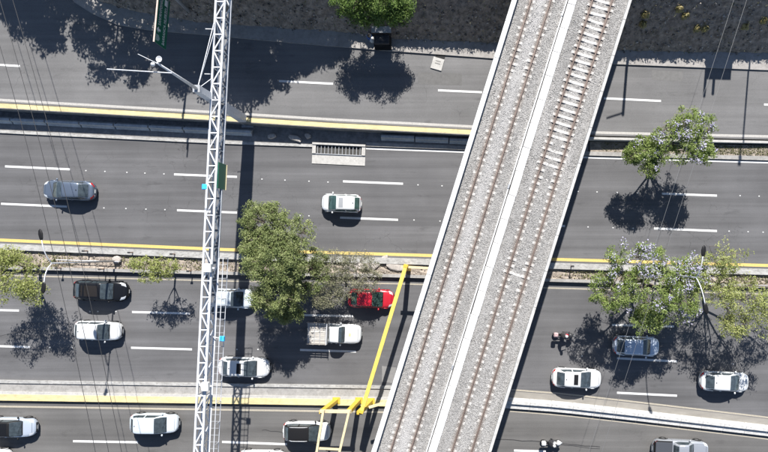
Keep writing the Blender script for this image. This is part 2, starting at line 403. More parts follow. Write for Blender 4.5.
def tree(name, label, base, blobs, nclu, nleaf, lsize, lm, bark=None, trunk_r=.16, clu_r=.45, blossom=0, group=None, twig=.012, ratio=.45, hollow=.35, seed=1, cat='tree', fork=.45):
    rg = random.Random(seed); root = empty(name, base); tag(root, label, cat, group)
    base = Vector(base); bark = bark or M_bark
    # blobs: (centre Vector, rx, ry, rz, weight)
    mb = MB(); cen = sum((b[0] for b in blobs), Vector())/len(blobs)
    zf = base.z+(min(b[0].z for b in blobs)-base.z)*fork
    forkp = Vector((base.x+(cen.x-base.x)*.25, base.y+(cen.y-base.y)*.25, zf))
    def curve(a, b, bow, n=6):
        mid = (a+b)/2+Vector((rg.uniform(-1, 1), rg.uniform(-1, 1), rg.uniform(.1, .6)))*bow
        return [a*(1-t)**2+mid*2*t*(1-t)+b*t*t for t in [i/n for i in range(n+1)]]
    tr = MB(); pts = curve(Vector((0, 0, -.15)), forkp-base, .12, 5); tr.tube(pts, [trunk_r*(1.25-.45*i/5) for i in range(6)], 9)
    tro = tr.build('trunk', bark, root, smooth=True)
    nodes_ = []
    for b in blobs:
        path = curve(forkp, b[0]-Vector((0, 0, b[3]*.25)), .12*(b[0]-forkp).length, 7)
        mb.tube([p-base for p in path], [trunk_r*(.62-.46*i/7) for i in range(8)], 6); nodes_ += path[2:]
        for _ in range(rg.randint(3, 5)):
            q = b[0]+Vector((rg.uniform(-.75, .75)*b[1], rg.uniform(-.75, .75)*b[2], rg.uniform(-.2, .6)*b[3]))
            a = rg.choice(path[3:]); pp = curve(a, q, .18*(q-a).length, 5)
            mb.tube([p-base for p in pp], [trunk_r*(.28-.2*i/5) for i in range(6)], 5); nodes_ += pp[1:]
    nd = np.array([tuple(p) for p in nodes_]); wts = [b[4] for b in blobs]
    POS = []; NRM = []; TINT = []; LEN = []; BP = []; BN = []; BT = []
    for k in range(nclu):
        b = rg.choices(blobs, wts)[0]
        while True:
            d = Vector((rg.gauss(0, 1), rg.gauss(0, 1), rg.gauss(.25, .9)))
            if d.length > .1: break
        d.normalize(); rr = rg.uniform(hollow, 1)**.6*rg.uniform(.8, 1.12)
        c = b[0]+Vector((d.x*b[1], d.y*b[2], d.z*b[3]))*rr
        i = int(((nd-np.array(tuple(c)))**2).sum(1).argmin()); a = Vector(nd[i])
        pp = curve(a, c, .15*(c-a).length, 3); mb.tube([p-base for p in pp], [twig*2.2, twig*1.7, twig*1.2, twig*.7], 3, cap=False)
        nl = max(6, int(nleaf*rg.uniform(.5, 1.5))); r = clu_r*rg.uniform(.6, 1.3)
        off = nrng.normal(0, 1, (nl, 3)); off /= np.maximum(np.linalg.norm(off, axis=1)[:, None], 1e-6); off *= (nrng.random((nl, 1))**.5)*r; off[:, 2] *= .6
        q = np.array(tuple(c-base))+off; POS.append(q)
        nn = off/r*.7+nrng.normal(0, .45, (nl, 3))+np.array((0, 0, .75)); NRM.append(nn)
        TINT.append(np.clip(rg.random()*.75+nrng.normal(.1, .16, nl), 0, 1)); LEN.append(lsize*(.6+.8*nrng.random(nl)))
        if blossom and rg.random() < blossom*(1.9 if c.y > cen.y else .6) and d.z > -.1:
            nb = int(nleaf*.6); off = nrng.normal(0, r*.42, (nb, 3)); off[:, 2] = off[:, 2]*.5+r*.42
            BP.append(np.array(tuple(c-base))+off); BN.append(nrng.normal(0, .5, (nb, 3))+np.array((0, 0, .8))); BT.append(nrng.random(nb))
    mb.build('branches', bark, tro, smooth=True)
    LEN = np.concatenate(LEN)
    quads_mesh('crown', np.concatenate(POS), np.concatenate(NRM), LEN, LEN*ratio*(.8+.5*nrng.random(len(LEN))), np.concatenate(TINT), lm, root)
    if BP:
        bp = np.concatenate(BP); ln = .13*(.7+.6*nrng.random(len(bp)))
        quads_mesh('blossom', bp, np.concatenate(BN), ln, ln*.8, np.concatenate(BT), M_lilac, root)
    return root
def blob(px, py, r, z, rz=1.0, ry=None, w=1.0):
    f = (CAMH-z)/CAMH/S; return (P(px, py, z), r*f, (ry or r)*f, rz, w)

# ------------------------------------------------------------------ painted lines
def line(name, pts, wid, m, parent, z=.006, zf=None):
    """painted stripe through pixel points, width in pixels"""
    if len(pts) == 2: pts = [(pts[0][0]+(pts[1][0]-pts[0][0])*t, pts[0][1]+(pts[1][1]-pts[0][1])*t) for t in np.linspace(0, 1, 9)]
    vs = []; n = len(pts)
    for i, (x, y) in enumerate(pts):
        zz = (zf(x) if zf else 0)+z; vs += [P(x, y-wid/2, zz), P(x, y+wid/2, zz)]
    return MB().add(vs, [(2*i, 2*i+1, 2*i+3, 2*i+2) for i in range(n-1)]).build(name, m, parent)
for a in ([(5, 166.3), (70, 169.3)], [(174, 174.3), (237, 176.8)], [(343, 181.3), (403, 183.7)], [(662, 193.6), (717, 195.6)],
          [(1, 203.7), (67, 206.6)], [(177, 210.2), (237, 212.6)], [(340, 217.6), (398, 219.8)], [(654, 228.4), (717, 231)],
          [(-164, 159), (-99, 162)], [(-168, 196), (-102, 199)], [(831, 199.5), (890, 201.5)], [(823, 234.5), (886, 237)], [(505, 187), (560, 189.3)], [(510, 224), (565, 226)],
          [(-40, 309.3), (19, 310.6)], [(132, 312), (190, 313.6)], [(300, 315), (353, 316.3)], [(612, 325), (674, 326.5)], [(780, 330), (840, 332)],
          [(-30, 345.3), (30, 347.2)], [(131, 347.8), (192, 349.4)], [(300, 350), (356, 351.6)], [(617, 358.3), (677, 361.5)], [(617, 392.8), (677, 395.8)], [(787, 366), (847, 370)]):
    line('lane_dash', a, 2.1, M_white, highway)
for a in ([(279, 80.9), (333, 83.7)], [(438, 90.2), (482, 92.2)], [(604, 98.2), (661, 100.9)], [(764, 104.4), (830, 107)], [(-30, 63), (20, 66)]):
    line('lane_dash', a, 2.1, M_white, upper_road, z=.014, zf=zN)
for a in ([(73, 441.3), (138, 442.4)], [(222, 442), (287, 444.4)], [(514, 450.6), (546, 451.6)], [(680, 462), (740, 468)], [(-80, 438), (-15, 440)]):
    line('lane_dash', a, 2.2, M_white, lower_road)
line('edge_line', [(x, yel_m(x)) for x in XS(X0, X1, 30)], 3.0, M_yellow, highway)
line('edge_line', [(x, tan_m(x)+.3) for x in XS(X0, X1, 30)], 1.3, M_cream, highway)
line('edge_line', [(x, yel_n(x)-5.6) for x in XS(X0, X1, 30)], 2.6, paint('dusty_white_paint', (.40, .385, .36), .8), upper_road, z=.01, zf=zN)
line('edge_line', [(x, yel_s(x)+9.5) for x in XS(X0, 395, 30)], 1.8, M_cream, lower_road)
line('edge_line', [(x, bar_s(x)+10) for x in XS(510, X1, 30)], 1.4, M_cream, lower_road)
line('edge_line', [(x, bar_s(x)-11.5) for x in XS(480, X1, 25)], 1.6, M_cream, highway)
line('shoulder', [(x, bar_s(x)-5) for x in XS(480, X1, 25)], 10, mat('dusty_shoulder', (.24, .225, .20), .9, var=.2, vs_=1.2, stretch=(.3, 1, 1)), highway, z=.003)
M_seal = mat('tar_seal', (.035, .034, .034), .6, var=.3, vs_=4)
def crack(pts, w, parent, zf=None):
    q = []
    for (a, b), (c, d) in zip(pts[:-1], pts[1:]):
        for t in np.linspace(0, 1, 9)[:-1]: q.append((a+(c-a)*t, b+(d-b)*t+rng.uniform(-.5, .5)))
    q.append(pts[-1]); line('tar_seam', q, w, M_seal, parent, z=.005, zf=zf)
crack([(390, 434), (470, 438), (540, 442), (600, 447)], .9, lower_road); crack([(545, 443), (600, 449)], .6, lower_road)
crack([(262, 430), (286, 433)], .7, lower_road); pass
crack([(0, 336), (30, 330)], .4, highway)
# older asphalt patches
for (x0, y0, x1, y1, c) in ((418, 72, 462, 84, .115), (652, 70, 683, 80, .13), (382, 366, 396, 382, .19)):
    pm = mat('asphalt_patch_%d' % x0, (c, c*.98, c*.96), .9, var=.15, vs_=3)
    zf = zN if y0 < 120 else cz(0)
    q = [P(x, y, zf(x)+.004) for x, y in ((x0, y0), (x1, y0+1.5), (x1, y1+1.5), (x0, y1))]
    MB().add(q, [(0, 1, 2, 3)]).build('asphalt_patch', pm, upper_road if y0 < 120 else highway)
# reflective studs
stud = MB().box((0, 0, .012), (.13, .11, .024), bev=.008).mesh('road_stud')
stud.materials.append(mat('stud_white', (.5, .5, .49), .6))
def studs(pts):
    for x, y in pts:
        o = share('road_stud', stud, loc=P(x, y, .0)); tag(o, 'small white reflective stud on the asphalt between two lane dashes', 'road stud', 'reflective studs along the lanes')
for row, sl_ in (((86, 105, 127, 145, 164), lambda x: 170+(x-70)*.042), ((262, 285, 309, 328), lambda x: 178+(x-237)*.045), ((418, 442), lambda x: 184.3+(x-403)*.04), ((578, 597, 617, 638, 740, 759), lambda x: 191.5+(x-578)*.026),
                 ((104, 126, 146, 165), lambda x: 208+(x-104)*.028), ((300, 309, 414, 440), lambda x: 215.5+(x-300)*.04), ((588, 613, 633, 729, 748, 763), lambda x: 227+(x-588)*.03),
                 ((90, 98, 116), lambda x: 311.5), ((50, 72), lambda x: 347.5), ((237, 258), lambda x: 349.5), ((582,), lambda x: 356), ((733,), lambda x: 364)):
    studs([(x, sl_(x)) for x in row])

# ------------------------------------------------------------------ upper divider: kerb, wall, barrier blocks
o = strip(XS(X0, 588, 20), lambda x: yel_n(x)-2.2, lambda x: yel_n(x)+2.2, lambda x: zN(x)+.1, skirt=.25).build('kerb', M_ykerb); struct(o)
o = strip(XS(X0, 588, 20), lambda x: yel_n(x)+2.2, lambda x: yel_n(x)+2.9, lambda x: zN(x)+.09, skirt=2.2).build('retaining_wall', M_concd)
tag(o, 'dark concrete retaining wall below the yellow kerb of the upper road', 'wall')
o = strip(XS(X0, 588, 20), lambda x: yel_n(x)+3.1, lambda x: wht_n(x)-1.0, cz(.06), skirt=.3).build('gutter', M_concd); struct(o)
o = strip(XS(X0, 313, 20), lambda x: wht_n(x)-1.4, lambda x: wht_n(x)+1.4, cz(.12), skirt=.3).build('kerb', M_wkerb); struct(o)
o = strip(XS(366, X1, 20), lambda x: wht_n(x)-5.2, lambda x: wht_n(x)-1.2, cz(.14), skirt=.3).build('kerb', M_conc); struct(o)
line('edge_line', [(x, wht_n(x)+.9) for x in XS(366, X1, 25)], 1.8, M_white, highway)
prof = [(-.26, 0), (-.26, .12), (-.13, .32), (-.09, .78), (.09, .78), (.13, .32), (.26, .12), (.26, 0)]
def barrier_mesh(L, pr, name):
    mb = MB(); n = len(pr); vs = [(x, y, z) for x in (-L/2, L/2) for y, z in pr]
    return mb.add(vs, [(i, i+1, n+i+1, n+i) for i in range(n-1)]+[(n-1, 0, n, 2*n-1), tuple(range(n-1, -1, -1)), tuple(range(n, 2*n))]).mesh(name)
bm_ = barrier_mesh(3.1, [(a*1.2, b*.7) for a, b in prof], 'concrete_barrier'); bm_.materials.append(mat('weathered_barrier', (.42, .43, .43), .85, var=.2, vs_=1.5, dirt=.4, bump=.2))
x = -140
while x < 265:
    p = P(x, yel_n(x)+14.5-(x/470)*3, .06); q = P(x+10, yel_n(x+10)+14.5-((x+10)/470)*3, .06)
    o = share('concrete_barrier', bm_, loc=p, rz=math.atan2(q.y-p.y, q.x-p.x)+rng.uniform(-.008, .008))
    tag(o, 'pale concrete barrier block in the shaded gutter below the yellow kerb', 'barrier', 'barrier blocks along the upper divider'); x += 34.2
for x in (398, 432, 466):
    p = P(x, yel_n(x)+9.5, .06); o = share('concrete_barrier', bm_, loc=p, rz=-.04)
    tag(o, 'concrete barrier block in the divider gutter between drain inlet and viaduct', 'barrier', 'barrier blocks beside the viaduct')
# storm drain inlet
di = empty('drain_inlet', P(339, 152, 0), -.045); tag(di, 'concrete storm drain inlet with barred dark opening beside the divider', 'drain')
mb = MB(); mb.box((0, -.72, .03), (5.0, .95, .06)).box((-2.33, .25, .09), (.34, 1.0, .18)).box((2.33, .25, .09), (.34, 1.0, .18)).box((0, .68, .13), (5.0, .18, .26))
mb.build('apron', M_concw, di)
MB().box((0, .15, .01), (4.3, .78, .012)).build('opening', mat('shaded_pit', (.05, .048, .045), .9, var=.4, vs_=4), di)  # flat sheet coloured dark for the shade inside the pit
for i in range(13): MB().box((-2.0+i*.333, .15, .09), (.045, .8, .05)).build('bar', M_steel, di)
MB().box((0, -.26, .1), (4.3, .06, .09)).build('frame', M_steel, di)
# verge with grass at the right
gr = struct(strip(XS(590, X1, 20), lambda x: yel_n(x)+3.5, lambda x: wht_n(x)-5, cz(.11), skirt=.3).build('verge', M_soil))
o = strip(XS(588, X1, 20), lambda x: yel_n(x)-1.2, lambda x: yel_n(x)+1.2, lambda x: zN(x)+.14, skirt=.8).build('kerb', M_concw); struct(o)
pos = []; nr = []; ln = []
for _ in range(6500):
    x = rng.uniform(695, 1000) if rng.random() < .9 else rng.uniform(600, 700); p = P(x, rng.uniform(yel_n(x)+4, wht_n(x)-6), .14+rng.uniform(0, .04)); pos.append(tuple(p)); a = rng.uniform(0, 6.28)
    nr.append((math.cos(a), math.sin(a), rng.uniform(.2, 1.2))); ln.append(rng.uniform(.07, .2))
o = quads_mesh('grass', pos, nr, ln, np.array(ln)*.35, nrng.random(len(pos)), M_gleaf); o['kind'] = 'stuff'; tag(o, 'patchy dry grass growing on the narrow upper divider', 'grass')
# ------------------------------------------------------------------ middle median: two low walls, soil
wn_t = lambda x: yel_m(x)+3.5
wn_ = strip(XS(X0, X1, 20), wn_t, lambda x: yel_m(x)+9.5, cz(.42), skirt=.6).build('planter_wall', M_wkerb); tag(wn_, 'low whitewashed planter wall next to the yellow line', 'wall')
ws_ = strip(XS(X0, X1, 20), lambda x: tan_m(x)-9, lambda x: tan_m(x)-6, cz(.38), skirt=.6).build('planter_wall', M_conc); tag(ws_, 'low grey planter wall facing the lower carriageway', 'wall')
soil = struct(strip(XS(X0, X1, 8), lambda x: yel_m(x)+9, lambda x: tan_m(x)-8, cz(.1), ny=6).build('planter_soil', M_soil))
for v in soil.data.vertices: v.co.z += rng.uniform(-.03, .09)
cs = []; sz = []
for _ in range(2600):
    x = rng.uniform(-20, 790); p = P(x, rng.uniform(yel_m(x)+10, tan_m(x)-9), .16); cs.append(p); sz.append(rng.choice((.02, .03, .04, .05, .08)))
tag(stones_mesh('planter_gravel', cs, sz, tintmat('gravel', (.12, .095, .075), (.48, .43, .38))), 'loose gravel and litter scattered over the planter soil', 'gravel')
pos = []; nr = []; ln = []
for _ in range(2600):
    x = rng.choice((18, 60, 130, 160, 205, 255, 300, 590, 640, 690, 735, 760))+rng.gauss(0, 12); p = P(x, rng.uniform(yel_m(x)+11, tan_m(x)-10), .2+rng.uniform(0, .06)); pos.append(tuple(p)); a = rng.uniform(0, 6.28)
    nr.append((math.cos(a), math.sin(a), rng.uniform(.2, 1.2))); ln.append(rng.uniform(.08, .26))
o = quads_mesh('weeds', pos, nr, ln, np.array(ln)*.4, nrng.random(len(pos)), M_gleaf); o['kind'] = 'stuff'; tag(o, 'dry weeds growing in the soil of the median planter', 'weeds')
# stub posts on the walls
for i, (x, y, h) in enumerate(((88, 251, .75), (133, 252.5, .75), (175, 254, .8), (61, 268, .7), (104, 269, .75), (191, 271, .7), (3, 249, .7), (440, 259.5, .7), (571, 266, .8), (655, 281, .7), (748, 285, .7))):
    r = empty('stub_post', P(x, y, .38)); tag(r, 'short dark stub post on top of a planter wall', 'post', 'stub posts on the planter walls')
    MB().tube([(0, 0, -.1), (0, 0, h)], .05, 8).build('shaft', M_rust, r); MB().box((0, 0, h), (.24, .16, .1), bev=.02).build('cap', M_dsteel, r)
# thin guard rail on the soil
for (x0, x1, y0, y1, lab) in ((56, 119, 259.8, 261.6, 'thin pale pipe rail across the planter soil beside the lamp base'), (640, 700, 278, 280, 'thin pale pipe rail below the lilac flowering tree')):
    r = empty('pipe_rail', P(x0, y0, .1)); tag(r, lab, 'rail'); a = P(x0, y0, .55)-r.location; b = P(x1, y1, .55)-r.location
    MB().tube([a, b], .035, 8).build('pipe', M_steelw, r)
    for t in (0, .5, 1): q = a.lerp(b, t); MB().tube([(q.x, q.y, -.05), q], .03, 6).build('post', M_steelw, r)
# broken concrete lying in the median
def slab(px, py, sx, sy, sz_, rz, lab, z=.12):
    mb = MB(); n = 9; ring = []
    for k in range(n):
        t = 6.283*k/n; f = rng.uniform(.8, 1.15); ring.append((math.cos(t)*sx/2*f, math.sin(t)*sy/2*f))
    vs = [(x, y, -.08) for x, y in ring]+[(x*1.0, y*1.0, sz_*rng.uniform(.7, .9)) for x, y in ring]+[(x*.78, y*.78, sz_) for x, y in ring]+[(0, 0, sz_*1.1)]
    fs = [(i, (i+1) % n, n+(i+1) % n, n+i) for i in range(n)]+[(n+i, n+(i+1) % n, 2*n+(i+1) % n, 2*n+i) for i in range(n)]+[(2*n+i, 2*n+(i+1) % n, 3*n) for i in range(n)]+[tuple(range(n-1, -1, -1))]
    o = mb.add(vs, fs).build('concrete_slab', M_rub); o.location = P(px, py, z); o.rotation_euler = (0, rng.uniform(-.05, .05), rz); tag(o, lab, 'rubble'); return o
M_rub = mat('rubble_concrete', (.40, .365, .33), .9, var=.25, vs_=2, dirt=.35, bump=.6, bs=12)
slab(371, 264, 2.3, 1.1, .28, .2, 'large broken concrete slab lying in the planter soil'); slab(397, 266, 2.0, 1.0, .25, -.2, 'broken concrete slab beside the yellow beam post')
slab(384, 259, 1.0, .5, .2, .8, 'small chunk of broken concrete between two larger slabs'); slab(352, 266, 1.3, .7, .2, -.5, 'pale lump of rubble under the bare branches')
for q_ in ((272, 136.5, .9, .5, 'jagged concrete lump in the dark gutter near the mast'), (296, 138.5, 1.3, .6, 'broken concrete piece in the dark gutter west of the drain inlet'), (308, 136, .6, .5, 'small concrete lump in the gutter touching the drain inlet')): slab(q_[0], q_[1], q_[2], q_[3], .3, rng.uniform(-1, 1), q_[4], .06)
slab(118, 259.5, .9, .7, .35, .1, 'white concrete lamp footing in the planter soil', .1)
slab(210, 262, 1.3, .9, .3, .1, 'pale concrete footing under the white lattice truss', .1)
slab(655, 279, 1.2, .8, .28, .1, 'pale concrete footing under the lamp near the lilac tree', .1)
# ------------------------------------------------------------------ lower divider
o = strip(XS(X0, 398, 20), lambda x: wht_s(x)-1.2, lambda x: wht_s(x)+1.7, cz(.22), skirt=.3).build('kerb', M_wkerb); struct(o)
o = strip(XS(X0, 402, 20), lambda x: wht_s(x)+1.9, lambda x: yel_s(x)-2.6, cz(.10), skirt=.2).build('divider_strip', M_conc); struct(o)
o = strip(XS(X0, 402, 20), lambda x: yel_s(x)-2.6, lambda x: yel_s(x)+3.6, cz(.30), skirt=.4).build('kerb', M_ykerb); struct(o)
o = strip(XS(X0, 402, 20), lambda x: yel_s(x)-5.2, lambda x: yel_s(x)-2.7, cz(.26), skirt=.3).build('kerb', M_concw); struct(o)
# white barrier at the right
pr2 = [(-.62, 0), (-.62, .27), (-.16, .30), (-.13, .52), (.13, .52), (.16, .14), (.36, .1), (.36, 0)]
wb = barrier_mesh(2.02, pr2, 'white_barrier'); wb.materials.append(mat('white_barrier_paint', (.46, .455, .44), .75, var=.14, vs_=2, dirt=.5))
x = 444
while x < 1010:
    x2 = x+21.4; p = P(x, bar_s(x), 0); q = P(x2, bar_s(x2), 0); d = q-p
    o = share('white_barrier', wb, loc=(p+q)/2, rz=math.atan2(d.y, d.x), scale=(d.length/2.02*.992, 1, 1))
    tag(o, 'white concrete barrier segment along the curving lower divider', 'barrier', 'white barrier segments right of the viaduct'); x = x2

# ------------------------------------------------------------------ rail viaduct
o0 = P(441.5, 226, 8.5); VZ = -math.atan(.311)
via = empty('rail_viaduct', (o0.x, o0.y, 0), VZ); tag(via, 'elevated concrete railway viaduct with two ballasted tracks crossing the highway', 'viaduct')
Y0, Y1 = -46.0, 46.0; DW = 9.13
MB().box((DW/2, 0, 7.72), (DW, Y1-Y0, .5)).build('deck', M_conc, via)
gb = MB(); vs = [(x, y, z) for y in (Y0, Y1) for x, z in ((1.2, 7.45), (2.4, 5.9), (6.7, 5.9), (7.9, 7.45))]
gb.add(vs, [(0, 1, 5, 4), (1, 2, 6, 5), (2, 3, 7, 6), (3, 0, 4, 7), (3, 2, 1, 0), (4, 5, 6, 7)]).build('girder', M_conc, via)
for ly in (-32, -15.2, -1.8, 12.2, 34):
    pb = MB(); pb.lathe([(0, -.4), (.95, -.4), (.95, 4.9), (0, 4.9)], (DW/2, ly, 0), n=24); pb.box((DW/2, ly, 5.4), (5.2, 1.6, 1.0)); pb.build('pier', M_conc, via)
M_par = mat('white_parapet', (.62, .615, .60), .75, var=.14, vs_=1.4, dirt=.45)
n = 0
y = Y0
while y < Y1-.1:      # parapet and walkway panels are cast in lengths
    L = 3.0
    MB().box((.2, y+L/2, 8.42), (.40, L-.012, .92), bev=.02).build('parapet_panel', M_par, via)
    MB().box((DW-.12, y+L/2, 8.30), (.24, L-.015, .68), bev=.02).build('edge_panel', mat('edge_concrete', (.46, .45, .43), .85, var=.12, vs_=1.2, dirt=.4), via)
    y += L
wk = MB().box((0, 0, 0), (.64, 1.985, .5), bev=.012).mesh('walkway_panel'); wk.materials.append(mat('walkway_concrete', (.56, .55, .535), .8, var=.16, vs_=1.5, dirt=.55))
y = Y0
while y < Y1-.1:
    share('walkway_panel', wk, via, (4.65+rng.uniform(-.012, .012), y+1.0, 8.22+rng.uniform(-.015, .015)), rng.uniform(-.006, .006)); y += 2.0
MB().box((4.20, 0, 8.25), (.10, Y1-Y0, .62)).build('cable_trough_wall', M_par, via)
MB().tube([(4.29, t, 8.36+.01*math.sin(t*3)) for t in np.linspace(Y0, Y1, 60)], .03, 6).build('cable', M_black, via)
for t in (-27, -10.5, 4.6, 19): MB().box((4.17, t, 8.58), (.16, .34, .06), bev=.01).build('junction_box', M_steel, via)
# ballast
m = bpy.data.materials.new('ballast'); m.use_nodes = True; nn, ll = nodes(m); b = nn['Principled BSDF']; b.inputs['Roughness'].default_value = .92
tc = nn.new('ShaderNodeTexCoord'); vo = nn.new('ShaderNodeTexVoronoi'); vo.inputs['Scale'].default_value = 15; ll.new(tc.outputs['Object'], vo.inputs['Vector'])
cr = nn.new('ShaderNodeValToRGB'); e = cr.color_ramp.elements; e[0].color = (.18, .174, .166, 1); e[1].color = (.37, .36, .345, 1); sp = nn.new('ShaderNodeSeparateColor'); ll.new(vo.outputs['Color'], sp.inputs[0]); ll.new(sp.outputs[0], cr.inputs[0])
nz = nn.new('ShaderNodeTexNoise'); nz.inputs['Scale'].default_value = .5; nz.inputs['Detail'].default_value = 5; mp = nn.new('ShaderNodeMapping'); mp.inputs['Scale'].default_value = (1.6, .25, 1)
ll.new(tc.outputs['Object'], mp.inputs[0]); ll.new(mp.outputs[0], nz.inputs['Vector'])
mr = nn.new('ShaderNodeMapRange'); mr.inputs['From Min'].default_value = .3; mr.inputs['From Max'].default_value = .7; mr.inputs['To Min'].default_value = .8; mr.inputs['To Max'].default_value = 1.2; ll.new(nz.outputs['Fac'], mr.inputs['Value'])
mx = nn.new('ShaderNodeMix'); mx.data_type = 'RGBA'; mx.blend_type = 'MULTIPLY'; mx.inputs['Factor'].default_value = 1; ll.new(cr.outputs[0], mx.inputs['A']); ll.new(mr.outputs[0], mx.inputs['B']); ll.new(mx.outputs['Result'], b.inputs['Base Color'])
bp = nn.new('ShaderNodeBump'); bp.inputs['Strength'].default_value = .9; bp.inputs['Distance'].default_value = .04; ll.new(vo.outputs['Distance'], bp.inputs['Height']); ll.new(bp.outputs[0], b.inputs['Normal'])
M_ballast = m
def bal_z(x, y):
    t2 = 6.92
    low = .085*max(0, min(1, (y-3.5)/6.0+.35*math.sin(y*1.9)*math.sin(y*.77+1))) if 5.9 < x < 7.9 else 0
    if 5.9 < x < 7.9 and -3.2 < y < -.6: low = .07*abs(math.sin(y*2.4))
    if 1.3 < x < 3.2 and 13 < y < 16: low = .05
    edge = .04*math.exp(-((x-.5)/.25)**2)+.04*math.exp(-((x-8.8)/.25)**2)
    hump = .012*math.exp(-((x-2.235)/.35)**2)+.012*math.exp(-((x-6.92)/.35)**2)
    return 8.312-low+edge*.5+hump
nx_, ny_ = 34, 184
for (xa, xb) in ((.40, 4.15), (4.97, 8.89)):
    vs = []; cols = 18
    for j in range(ny_+1):
        for i in range(cols+1):
            x = xa+(xb-xa)*i/cols; yy = Y0+(Y1-Y0)*j/ny_; vs.append((x, yy, bal_z(x, yy)+rng.uniform(-.018, .018)))
    MB().add(vs, [(j*(cols+1)+i, j*(cols+1)+i+1, (j+1)*(cols+1)+i+1, (j+1)*(cols+1)+i) for j in range(ny_) for i in range(cols)]).build('ballast_bed', M_ballast, via, smooth=True)
cs = []; sz = []
for _ in range(34000):
    x = rng.uniform(.44, 4.12) if rng.random() < .49 else rng.uniform(5.0, 8.86); yy = rng.uniform(-21, 22)
    if any(abs(x-r) < .06 for r in (1.48, 2.99, 6.16, 7.68)): continue
    cs.append((x, yy, bal_z(x, yy)+.005)); sz.append(rng.uniform(.022, .045))
stones_mesh('ballast_stones', cs, sz, M_bal_st, via)
# sleepers and rails
sm = MB(); pr = [(-1.24, -.07), (-1.06, -.010), (-.46, 0), (-.34, -.062), (.34, -.062), (.46, 0), (1.06, -.010), (1.24, -.07)]
vs = []
for yy in (-.105, .105):
    for x, z in pr: vs.append((x, yy*1.0, z-.0))
for yy in (-.14, .14):
    for x, z in pr: vs.append((x, yy, -.2))
q = len(pr); fs = [(i, i+1, q+i+1, q+i) for i in range(q-1)]+[(i, i+1, 2*q+i+1, 2*q+i) for i in range(q-1)]+[(q+i, q+i+1, 3*q+i+1, 3*q+i) for i in range(q-1)]+[(0, q, 3*q, 2*q), (q-1, 2*q-1, 4*q-1, 3*q-1)]
slm = sm.add(vs, fs).mesh('sleeper'); 
def rust(m_, xs_, wid_, col, amt):
    # brown brake dust and rust staining beside the rails
    n, l = nodes(m_); b = n['Principled BSDF']; src = b.inputs['Base Color'].links[0].from_socket; tc_ = n.new('ShaderNodeTexCoord'); sx = n.new('ShaderNodeSeparateXYZ'); l.new(tc_.outputs['Object'], sx.inputs[0]); acc = None
    for x_ in xs_:
        a_ = n.new('ShaderNodeMath'); a_.operation = 'SUBTRACT'; l.new(sx.outputs[0], a_.inputs[0]); a_.inputs[1].default_value = x_
        c_ = n.new('ShaderNodeMath'); c_.operation = 'ABSOLUTE'; l.new(a_.outputs[0], c_.inputs[0])
        d_ = n.new('ShaderNodeMapRange'); d_.inputs['From Max'].default_value = wid_; d_.inputs['To Min'].default_value = amt; d_.inputs['To Max'].default_value = 0; l.new(c_.outputs[0], d_.inputs['Value'])
        if acc is None: acc = d_.outputs[0]
        else:
            e_ = n.new('ShaderNodeMath'); e_.operation = 'MAXIMUM'; l.new(acc, e_.inputs[0]); l.new(d_.outputs[0], e_.inputs[1]); acc = e_.outputs[0]
    h = n.new('ShaderNodeMix'); h.data_type = 'RGBA'; l.new(acc, h.inputs['Factor']); l.new(src, h.inputs['A']); h.inputs['B'].default_value = (*col, 1); l.new(h.outputs['Result'], b.inputs['Base Color'])
slm.materials.append(mat('sleeper_concrete', (.50, .485, .46), .8, var=.12, vs_=2, dirt=.3))
rust(M_ballast, (2.235,), .75, (.45, .44, .43), .5); rust(M_bal_st, (2.235,), .75, (.45, .44, .43), .45); rust(MATS['sleeper_concrete'], (-.755, .755), .24, (.15, .10, .075), 1.0); rust(M_ballast, (1.48, 2.99, 6.16, 7.68), .36, (.15, .115, .095), .75); rust(M_bal_st, (1.48, 2.99, 6.16, 7.68), .36, (.15, .115, .095), .75)
clip = MB().box((0, 0, 0), (.17, .16, .05), bev=.012).mesh('rail_clip'); clip.materials.append(M_rust)
for tc_ in (2.235, 6.92):
    y = -33.0; k = 0
    while y < 33:
        s_ = share('sleeper', slm, via, (tc_+rng.uniform(-.02, .02), y+rng.uniform(-.03, .03), 8.328+rng.uniform(-.008, .008)), rng.uniform(-.02, .02)+(rng.choice((-.12, .1)) if rng.random() < .04 else 0)); y += .575
    for r in (-.755, .755):
        mb = MB(); mb.box((tc_+r, 0, 8.355), (.12, Y1-Y0, .03)).box((tc_+r, 0, 8.42), (.025, Y1-Y0, .12)).box((tc_+r, 0, 8.49), (.072, Y1-Y0, .045), bev=.008)
        mb.build('rail', M_rail, via)
